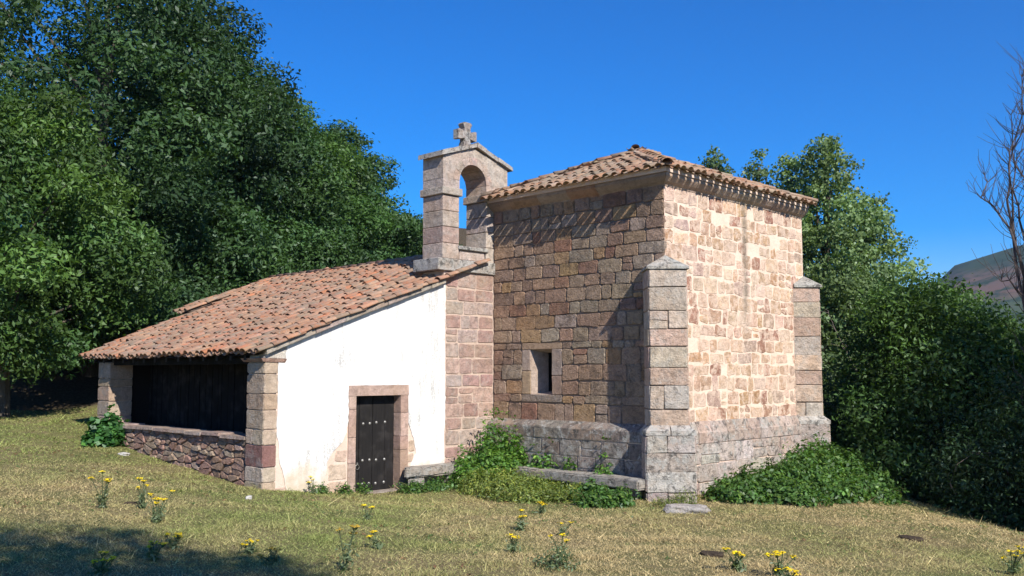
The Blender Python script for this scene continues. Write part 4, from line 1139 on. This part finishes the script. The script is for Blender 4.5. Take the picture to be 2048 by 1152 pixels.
# ------------------------------------------------------------------ dead tree and bare shrub at the right
def px_poly(pts, dist, wob_=.15, rnd=random.Random(1)):
    out = []
    for px, py in pts:
        d = ray(px, py); k = (dist + rnd.uniform(-wob_, wob_)) / math.hypot(d[0], d[1]); out.append(CAM + d * k)
    return out
def dead_tree():
    rnd = random.Random(77); dist = 22.5
    x, y = at(2092, dist); z = gz(x, y); off = np.array([x, y, z])
    e = tag(empty('dead_tree', (x, y, z)), 'bare dead tree with twisted upright twigs at the right edge', 'dead tree')
    mb = MB()
    mb.tube([p - off for p in [np.array([x, y, z - .4])] + px_poly([(2096, 900), (2090, 760), (2080, 660), (2078, 560), (2085, 430), (2080, 280), (2088, 120), (2084, -40)], dist, .1, rnd)], [.15, .12, .10, .08, .06, .045, .03, .02, .01], 7)
    mb.build('trunk', M['dead_dark'], e)
    limbs = [[(2060, 660), (2032, 600), (2026, 520), (2012, 440), (2005, 350), (2018, 270), (2030, 190), (2036, 130)],
             [(2050, 600), (2020, 500), (1985, 430), (1965, 405), (1948, 395), (1955, 350)],
             [(2030, 590), (2012, 470), (2000, 400), (2003, 330), (2028, 270), (2050, 220)],
             [(2060, 560), (2040, 470), (2036, 380), (2045, 300), (2035, 230), (2040, 150)],
             [(2055, 620), (2043, 700), (2035, 760), (2040, 840)], [(2070, 480), (2052, 400), (2030, 350), (2010, 300), (2008, 230)],
             [(2068, 640), (2030, 590), (2005, 560), (1990, 556)], [(2065, 420), (2046, 330), (2048, 240), (2030, 170)], [(2060, 540), (2025, 440), (2012, 380), (2020, 310)]]
    for L in limbs:
        L = [(a + 14, b) for a, b in L]
        P = px_poly(L, dist, .35, rnd); P = [p - off for p in P]
        # refine with small kinks
        Q = []
        for a, b in zip(P[:-1], P[1:]):
            Q.append(a); Q.append((a + b) / 2 + np.array([rnd.gauss(0, .045) for _ in range(3)]))
        Q.append(P[-1]); n = len(Q)
        mb = MB(); mb.tube(Q, [.024 * (1 - i / n) + .007 for i in range(n)], 5)
        for k in range(1, n):
            for _ in range(4):
                a = Vector(Q[k]); d = Vector((rnd.gauss(0, .5), rnd.gauss(0, .5), rnd.uniform(.2, 1))).normalized(); l = rnd.uniform(.3, 1.0); T = [a]
                for s in range(3):
                    d = (d + Vector((rnd.gauss(0, .3), rnd.gauss(0, .3), .25))).normalized(); T.append(T[-1] + d * l / 3)
                mb.tube(T, [.008, .006, .005, .003], 4)
        mb.build('limb', M['dead_dark'], e)
dead_tree()
def dead_twigs(name, px, py, dist, n, hgt, label, seed, spread=.5, curl=.3, mat='dead', r0=.014, drop=False):
    rnd = random.Random(seed); x, y = at(px, dist); z = gz(x, y)
    d = ray(px, py); zt = CAM[2] + d[2] * dist / math.hypot(d[0], d[1])
    e = tag(empty(name, (x, y, z)), label, 'dead shrub')
    H = zt - z
    for k in range(n):
        mb = MB(); a = Vector((rnd.gauss(0, .15), rnd.gauss(0, .15), -.1)); d = Vector((rnd.gauss(0, .22), rnd.gauss(0, .22), 1)).normalized(); T = [a]; L = H * rnd.uniform(.7, 1.05)
        for s in range(9):
            d = (d + Vector((rnd.gauss(0, .13), rnd.gauss(0, .13), (-curl * s / 9 if drop else 0)))).normalized(); T.append(T[-1] + d * L / 9)
        mb.tube(T, [r0 * (1 - i / 10) + .003 for i in range(10)], 5)
        for i in range(4, 10):
            for _ in range(2):
                q = T[i]; dd = (d + Vector((rnd.gauss(0, .6), rnd.gauss(0, .6), rnd.gauss(.1, .5)))).normalized(); l = hgt * rnd.uniform(.15, .4); W = [q]
                for s in range(3): dd = (dd + Vector((rnd.gauss(0, .3), rnd.gauss(0, .3), rnd.gauss(0, .2)))).normalized(); W.append(W[-1] + dd * l / 3)
                mb.tube(W, [.007, .006, .005, .003], 4)
        mb.build('stem', M[mat], e)
dead_twigs('dead_shrub', 1768, 575, 28.5, 10, 1.6, 'pale grey leafless shrub between the poplars and the large bush', 5)
dead_twigs('dead_shrub', 2098, 690, 22.5, 4, .7, 'arching bare pale stems at the right edge under the dead tree', 9, curl=.75, drop=True, r0=.008)

# ------------------------------------------------------------------ nettles, brambles
def weed_patch(name, pts, n, size, base, label, cat, seed, hmin=.15, asp=.55, stems=60, up=.55, group=None, per=6, stray=0):
    """pts: list of (x, y, radius, height) lumps on the ground"""
    rng = np.random.default_rng(seed); x0 = np.mean([p[0] for p in pts]); y0 = np.mean([p[1] for p in pts]); z0 = gz(x0, y0)
    e = tag(empty(name, (x0, y0, z0)), label, cat, group)
    w = np.array([p[2] * p[2] + p[2] * p[3] for p in pts]); w /= w.sum(); m = n // per; idx = rng.choice(len(pts), m, p=w); A = np.array(pts)
    th = rng.uniform(0, 2 * np.pi, m); rr = np.sqrt(rng.random(m)); x = A[idx, 0] + A[idx, 2] * rr * np.cos(th); y = A[idx, 1] + A[idx, 2] * rr * np.sin(th)
    top = A[idx, 3] * np.sqrt(np.clip(1 - rr ** 2.4, 0.02, 1)) * (1 + rng.normal(0, .24, m)); f = 1 - .55 * rng.random(m) ** 2
    out = rng.random(m) < .10; x = np.where(out, A[idx, 0] + A[idx, 2] * 1.28 * rr * np.cos(th), x); y = np.where(out, A[idx, 1] + A[idx, 2] * 1.28 * rr * np.sin(th), y)
    top = np.where(out, top * .35, top) * (1 + .28 * np.sin(5.1 * x + 2 * np.sin(3 * y)) * np.sin(4.3 * y + 1.7))
    z = ground(x, y) + np.maximum(top * f, .03)
    C = np.column_stack([x - x0, y - y0, z - z0]); d = norm(np.column_stack([np.cos(th) * rr, np.sin(th) * rr, np.full(m, .5)]))
    tint = rng.normal(0, .2, m); C = np.repeat(C, per, 0) + rng.normal(size=(m * per, 3)) * np.array([.05, .05, .04]); D = np.repeat(d, per, 0)
    N = norm(D * .5 + rng.normal(size=C.shape) * .5 + np.array([0, 0, up])); V = leaf_quads(C, N, size * rng.uniform(.6, 1.35, len(C)), asp, rng)
    k = np.repeat(np.exp(np.repeat(tint, per) + rng.normal(0, .15, len(C))), 4)[:, None]; yl = np.repeat(rng.random(len(C)) ** 3, 4)[:, None]
    FC = np.clip(np.array(base)[None] * k * (1 + yl * np.array([.9, .4, 0])), .005, .6)
    mb = MB(); rnd = random.Random(seed)
    SL = []
    for i in range(stray):      # loose shoots leaving the mass
        p = pts[rnd.randrange(len(pts))]; t = rnd.uniform(0, 6.28); q = rnd.uniform(.55, 1.0); X, Y = p[0] + p[2] * q * math.cos(t), p[1] + p[2] * q * math.sin(t)
        h = p[3] * rnd.uniform(.5, 1.0); L = rnd.uniform(.25, .55); ux, uy = math.cos(t) * rnd.uniform(.2, 1), math.sin(t) * rnd.uniform(.2, 1); zb = gz(X, Y) - z0
        P = [Vector((X - x0 + ux * L * f, Y - y0 + uy * L * f, zb + h * .5 + L * (1.3 * f - 1.1 * f * f))) for f in (0, .3, .6, .85, 1.0)]
        mb.tube(P, [.005, .0045, .004, .003, .002], 4, (.12, .11, .05))
        for f in range(1, 5):
            for _ in range(3): SL.append(P[f] + Vector((rnd.gauss(0, .03), rnd.gauss(0, .03), rnd.gauss(0, .02))))
    if SL:
        SLa = np.array([tuple(v) for v in SL]); Nn = norm(rng.normal(size=SLa.shape) * .6 + np.array([0, 0, .6])); V2 = leaf_quads(SLa, Nn, size * rng.uniform(.5, 1.1, len(SLa)), asp, rng)
        V = np.concatenate([V, V2]); FC = np.concatenate([FC, np.repeat(np.array(base)[None] * rng.uniform(.8, 1.5, (len(SLa), 1)), 4, 0)])
    link('foliage', fast_mesh('foliage', V, 4, FC), M['weed'], e)
    for i in range(stems):
        p = pts[rnd.randrange(len(pts))]; t, q = rnd.uniform(0, 6.28), rnd.random() ** .5 * .85; X, Y = p[0] + p[2] * q * math.cos(t), p[1] + p[2] * q * math.sin(t); zb = gz(X, Y) - z0; h = max(.1, p[3] * math.sqrt(max(.05, 1 - q ** 2.4)) * rnd.uniform(.8, 1.15))
        mb.tube([(X - x0, Y - y0, zb - .03), (X - x0 + rnd.gauss(0, .04), Y - y0 + rnd.gauss(0, .04), zb + h * .6), (X - x0 + rnd.gauss(0, .07), Y - y0 + rnd.gauss(0, .07), zb + h)], [.006, .005, .003], 4, (.07, .10, .035))
    mb.build('stems', M['stem'], e)
    return e
NET, BRA, PAL = (.09, .20, .036), (.066, .145, .032), (.17, .235, .06)
weed_patch('bramble_bush', [(5.75, 6.7, .6, .30), (5.85, 7.5, .75, .45), (5.95, 8.5, .85, .58), (5.9, 9.5, .85, .66), (5.85, 10.5, .8, .70), (5.9, 11.2, .7, .62), (6.6, 7.4, .6, .24), (6.8, 8.6, .65, .32), (6.9, 9.9, .65, .34), (6.6, 11.0, .5, .36)], 30000, .095, BRA, 'broad mound of brambles against the foot of the sunlit end wall', 'brambles', 1, stems=150, stray=60)
weed_patch('nettle_clump', [(.75, 4.9, .42, .98), (1.05, 5.2, .38, .85), (.6, 4.4, .34, .65), (1.15, 4.6, .4, .6), (.95, 4.1, .34, .4)], 9500, .085, NET, 'tall bright nettles in the corner between the two stone benches', 'nettles', 2, stems=90, stray=25)
weed_patch('nettle_clump', [(1.7, 4.5, .45, .36), (2.3, 4.3, .5, .30), (2.9, 4.3, .45, .28), (1.6, 3.9, .5, .34), (2.3, 3.7, .5, .30), (3.0, 3.7, .5, .26), (3.6, 4.1, .4, .24)], 13000, .075, PAL, 'yellowish green low weeds spreading before the long stone bench', 'weeds', 3, asp=.33, stems=200, stray=40)
weed_patch('nettle_clump', [(4.1, 4.4, .35, .26), (4.6, 4.3, .35, .24), (4.4, 4.0, .3, .16)], 3600, .085, BRA, 'dark green nettles at the right end of the long stone bench', 'nettles', 4, stems=50, stray=12)
weed_patch('nettle_clump', [(2.0, 5.42, .22, .58), (1.6, 5.42, .2, .62), (3.5, 5.42, .18, .62), (2.6, 5.42, .2, .5)], 1500, .085, NET, 'leafy weeds sprouting behind the long stone bench', 'weeds', 5, stems=40, stray=10)
weed_patch('weed_clump', [(.5, 3.0, .2, .16), (.6, 3.5, .26, .16), (.65, 4.0, .25, .2), (.45, 2.8, .14, .12)], 2400, .065, BRA, 'low dark weeds under the short bench by the door', 'weeds', 6, stems=40, stray=8)
x, y, z = on_ground(207, 890)
weed_patch('weed_clump', [(x, y, .38, .5), (x + .2, y + .15, .3, .55), (x - .2, y + .1, .28, .36)], 2600, .15, (.045, .14, .035), 'big-leaved green clump at the left pillar of the porch', 'weeds', 7, asp=.75, stems=30)
x, y, z = on_ground(487, 950); weed_patch('weed_clump', [(x, y, .2, .34), (x - .25, y, .15, .15)], 700, .06, NET, 'small leafy weed where the low wall meets the porch pillar', 'weeds', 8, stems=14)
x, y, z = on_ground(400, 925); weed_patch('weed_clump', [(x, y, .25, .2), (x - .5, y, .25, .12)], 700, .06, BRA, 'low weeds at the foot of the porch rubble wall', 'weeds', 9, stems=14)
weed_patch('weed_clump', [(.16, .95, .13, .15), (.2, 1.45, .12, .18)], 500, .055, BRA, 'small dark weeds at the foot of the white wall', 'weeds', 10, stems=10)
weed_patch('weed_clump', [(.12, 1.95, .10, .16)], 260, .055, BRA, 'tuft of dark leaves at the door sill', 'weeds', 13, stems=8)
weed_patch('weed_clump', [(5.5, 5.3, .3, .22), (5.3, 4.9, .25, .14)], 900, .05, PAL, 'dry pale weeds at the foot of the corner buttress', 'weeds', 11, asp=.25, stems=40)
x, y, z = on_ground(1110, 1135); weed_patch('weed_clump', [(x, y, .22, .08)], 500, .05, (.09, .14, .07), 'grey-green thistle rosette low in the dry grass', 'weeds', 12, asp=.3, stems=6)

# ------------------------------------------------------------------ ragwort
def ragwort(px, py, top, heads, label, seed, dull=False, width=1.0):
    rnd = random.Random(seed); rng = np.random.default_rng(seed)
    x, y, z = on_ground(px, py); dist = math.hypot(x - CAM[0], y - CAM[1])
    H = max(.12, (py - top) * dist / FPX)
    e = tag(empty('ragwort', (x, y, z)), label, 'ragwort', 'ragwort flowering in the meadow')
    mb = MB(); tops = []
    heads = heads + 1
    for k in range(heads):
        w = .065 * width; tx, ty = rnd.gauss(0, w), rnd.gauss(0, w); h = H * rnd.uniform(.6, 1.05)
        mb.tube([(rnd.gauss(0, .012), rnd.gauss(0, .012), -.02), (tx * .35, ty * .35, h * .45), (tx * .75, ty * .75, h * .8), (tx, ty, h)], [.007, .006, .005, .004], 5, (.075, .095, .045)); tops.append((tx, ty, h))
    mb.build('stem', M['stem'], e)
    n = 26 * heads; f = rng.random(n) * .75; k = rng.integers(0, heads, n); T = np.array(tops)[k]
    C = np.column_stack([T[:, 0] * f, T[:, 1] * f, T[:, 2] * f + .02]) + rng.normal(size=(n, 3)) * np.array([.035, .035, .012]); N = norm(rng.normal(size=(n, 3)) * .6 + np.array([0, 0, .6]))
    V = leaf_quads(C, N, .085 * rng.uniform(.6, 1.3, n) * (1.15 - f), .3, rng)
    link('leaves', fast_mesh('leaves', V, 4, np.repeat(np.array([.17, .22, .115])[None] * rng.uniform(.7, 1.3, (n, 1)), 4, 0)), M['weed'], e)
    Y = (.78, .56, .015) if not dull else (.42, .27, .03); D = (.55, .30, .012)
    for (tx, ty, h) in tops:
        fm = MB(); m = rnd.randint(9, 15); R0 = .045
        for q in range(m):
            t, r = rnd.uniform(0, 6.28), math.sqrt(rnd.random()) * R0; cx_, cy2, cz = tx + r * math.cos(t), ty + r * math.sin(t), h + .02 - r * .25 + rnd.uniform(-.008, .008)
            s = rnd.uniform(.013, .019); nx, ny = rnd.gauss(0, .25), rnd.gauss(0, .25); V = [(cx_, cy2, cz + .005)]; c = jit(Y, .12, rnd)
            for i in range(12):
                a = 6.2832 * i / 12; rr = s * (1 if i % 2 == 0 else .62); V.append((cx_ + rr * math.cos(a), cy2 + rr * math.sin(a), cz + nx * rr * math.cos(a) + ny * rr * math.sin(a)))
            fm.add(V, [(0, 1 + i, 1 + (i + 1) % 12) for i in range(12)], c)
            fm.tube([(tx, ty, h - .03), (cx_, cy2, cz)], [.002, .002], 3, (.08, .11, .03), False)
        fm.build('flower_head', M['flower'], e)
RW = [(205,1017,952,4,'ragwort with a broad head below the left end of the porch wall'),(285,1017,965,3,'left of the two ragworts growing close together before the porch'),(314,1046,990,5,'right, bushier of the two ragworts before the porch'),
 (346,1098,1068,2,'small ragwort below the bushy ragwort pair'),(308,1122,1090,2,'thin sparse ragwort at lower left'),(200,1150,1112,3,'ragwort in the tree shade at the lower left corner'),(498,1108,1085,2,'tiny low ragwort in the grass below the porch pillar'),
 (545,1128,1103,2,'faint half-withered ragwort at the bottom left of centre'),(735,1042,1008,1,'single short ragwort in front of the door'),(757,1098,1064,1,'slender ragwort right of the tall withered stalk'),(690,1142,1060,3,'tall withered dark ragwort stalk near the bottom edge'),
 (1040,1062,1023,3,'ragwort with dark stem and round head below the weeds'),(1026,1107,1066,2,'ragwort standing in the dry grass left of the thistle'),(1122,1118,1066,2,'ragwort above the thistle rosette'),(1082,1028,1000,2,'ragwort at the edge of the yellowish weeds'),
 (1124,1072,1048,1,'tiny ragwort between two taller ones'),(1475,1142,1098,5,'bushy ragwort beside the small molehill at the bottom'),(1560,1152,1110,4,'ragwort right of the bushy one at the bottom edge'),(2025,1150,1103,5,'ragwort in the lower right corner'),(627,988,952,2,'pale ragwort against the foot of the white wall'),(1586,1170,1145,3,'ragwort heads cut by the bottom edge')]
for k, (px, py, tp, hd, lab) in enumerate(RW): ragwort(px, py, tp, hd, lab, 500 + k, dull=(k in (7, 10)), width=1.3 if hd > 3 else .8)

# ------------------------------------------------------------------ grass
def grass():
    rng = np.random.default_rng(9); n = 2100000
    x = rng.uniform(-20, 19, n); y = rng.uniform(-12, 14, n)
    dx, dy = x - CAM[0], y - CAM[1]; d = np.hypot(dx, dy); f = dx * _fw[0] + dy * _fw[1]; s = dx * _rt[0] + dy * _rt[1]
    keep = (d > 5) & (f > 0) & (np.abs(s) < f * .64 + .8) & (rng.random(n) < np.clip((13 / d) ** 1.7, 0, 1))
    keep &= ~((x > -7.7) & (x < .0) & (y > -.2)) & ~((x > 0) & (x < U1 + .12) & (y > V1 - .2)) & (.73 * x + .68 * y < 14.6) & (-x + .35 * y < 13.9)
    x, y, d = x[keep], y[keep], d[keep]; m = len(x); z = ground(x, y)
    g = .5 + .28 * np.sin(x * .55 + 1.3 * np.sin(y * .4)) + .25 * np.sin(y * .9 + x * .3 + 2) + .22 * np.sin(2.3 * x + 1.7 * np.sin(1.9 * y)) + rng.normal(0, .22, m) - .055 * (x - 5.2)
    g = np.clip(g * .8, 0, 1)[:, None]
    col = np.array([.54, .425, .22]) * (1 - g) + np.array([.27, .315, .10]) * g
    col = col * np.exp(rng.normal(0, .26, (m, 1)))
    tf = np.clip(.5 + .5 * np.sin(3.1 * x + 2 * np.sin(2.3 * y)) * np.sin(2.7 * y + 1.4 * np.sin(1.9 * x)), 0, 1); h = rng.uniform(.012, .042, m) * (.6 + 1.1 * tf ** 3) * (1 + 2.2 * (rng.random(m) < .02)); w = .0042 * np.clip(d / 9, .8, 3.0) * rng.uniform(.7, 1.4, m)
    th = rng.uniform(0, 6.283, m); ln = rng.normal(0, 1.25, (m, 2)) * h[:, None]
    V = np.empty((m, 3, 3)); b = np.column_stack([x, y, z - .004]); wv = np.column_stack([np.cos(th) * w, np.sin(th) * w, np.zeros(m)])
    V[:, 0] = b - wv; V[:, 1] = b + wv; V[:, 2] = b + np.column_stack([ln, h])
    tag(link('grass', fast_mesh('grass', V.reshape(-1, 3), 3, np.repeat(col, 3, 0)), M['grass']), 'short dry meadow grass, straw and green', 'grass', kind='stuff')

grass()
def meadow_leaves():
    """flat broad-leaved herbs, dead leaves and clover between the blades"""
    rng = np.random.default_rng(19); m = 5200
    x = rng.uniform(-12, 13, m); y = rng.uniform(-8, 11, m)
    pch = np.sin(1.1 * x + 2 * np.sin(.8 * y)) * np.sin(1.3 * y + 1.5 * np.sin(.7 * x)) + rng.normal(0, .35, m)
    keep = (pch > .35) & ~((x > -7.8) & (x < .3) & (y > -.4)) & ~((x > -.3) & (x < U1 + .5) & (y > V1 - .9)) & (.73 * x + .68 * y < 14) & (np.hypot(x - CAM[0], y - CAM[1]) > 6)
    x, y = x[keep], y[keep]; per = 7; n = len(x)
    th = rng.uniform(0, 6.283, (n, per)); r = rng.uniform(.01, .06, (n, per))
    X = (x[:, None] + r * np.cos(th)).ravel(); Y = (y[:, None] + r * np.sin(th)).ravel(); Z = ground(X, Y) + rng.uniform(.006, .035, n * per)
    N = norm(np.column_stack([np.cos(th).ravel() * .5, np.sin(th).ravel() * .5, np.ones(n * per)]) + rng.normal(size=(n * per, 3)) * .3)
    V = leaf_quads(np.column_stack([X, Y, Z]), N, rng.uniform(.02, .055, n * per), .45, rng)
    dead = np.repeat(rng.random(n) < .3, per)[:, None]; c = np.where(dead, np.array([.24, .14, .075]), np.array([.10, .165, .05])) * np.exp(rng.normal(0, .3, (n * per, 1)))
    tag(link('meadow_herbs', fast_mesh('meadow_herbs', V, 4, np.repeat(c, 4, 0)), M['weed']), 'small broad-leaved herbs and dead leaves in the grass', 'herbs', kind='stuff')
meadow_leaves()

# ------------------------------------------------------------------ haze
def haze():
    t = NT('thin_air'); v = t.node('ShaderNodeVolumePrincipled')
    v.inputs['Color'].default_value = (.62, .78, 1.0, 1); v.inputs['Density'].default_value = HAZE; v.inputs['Anisotropy'].default_value = .2
    t.l.new(v.outputs[0], t.out.inputs['Volume'])
    mb = MB(); mb.box((-3300, -3300, -45), (3300, 3300, 330)); o = mb.build('haze', t.m); tag(o, kind='stuff')
HAZE = 0.00014
haze()
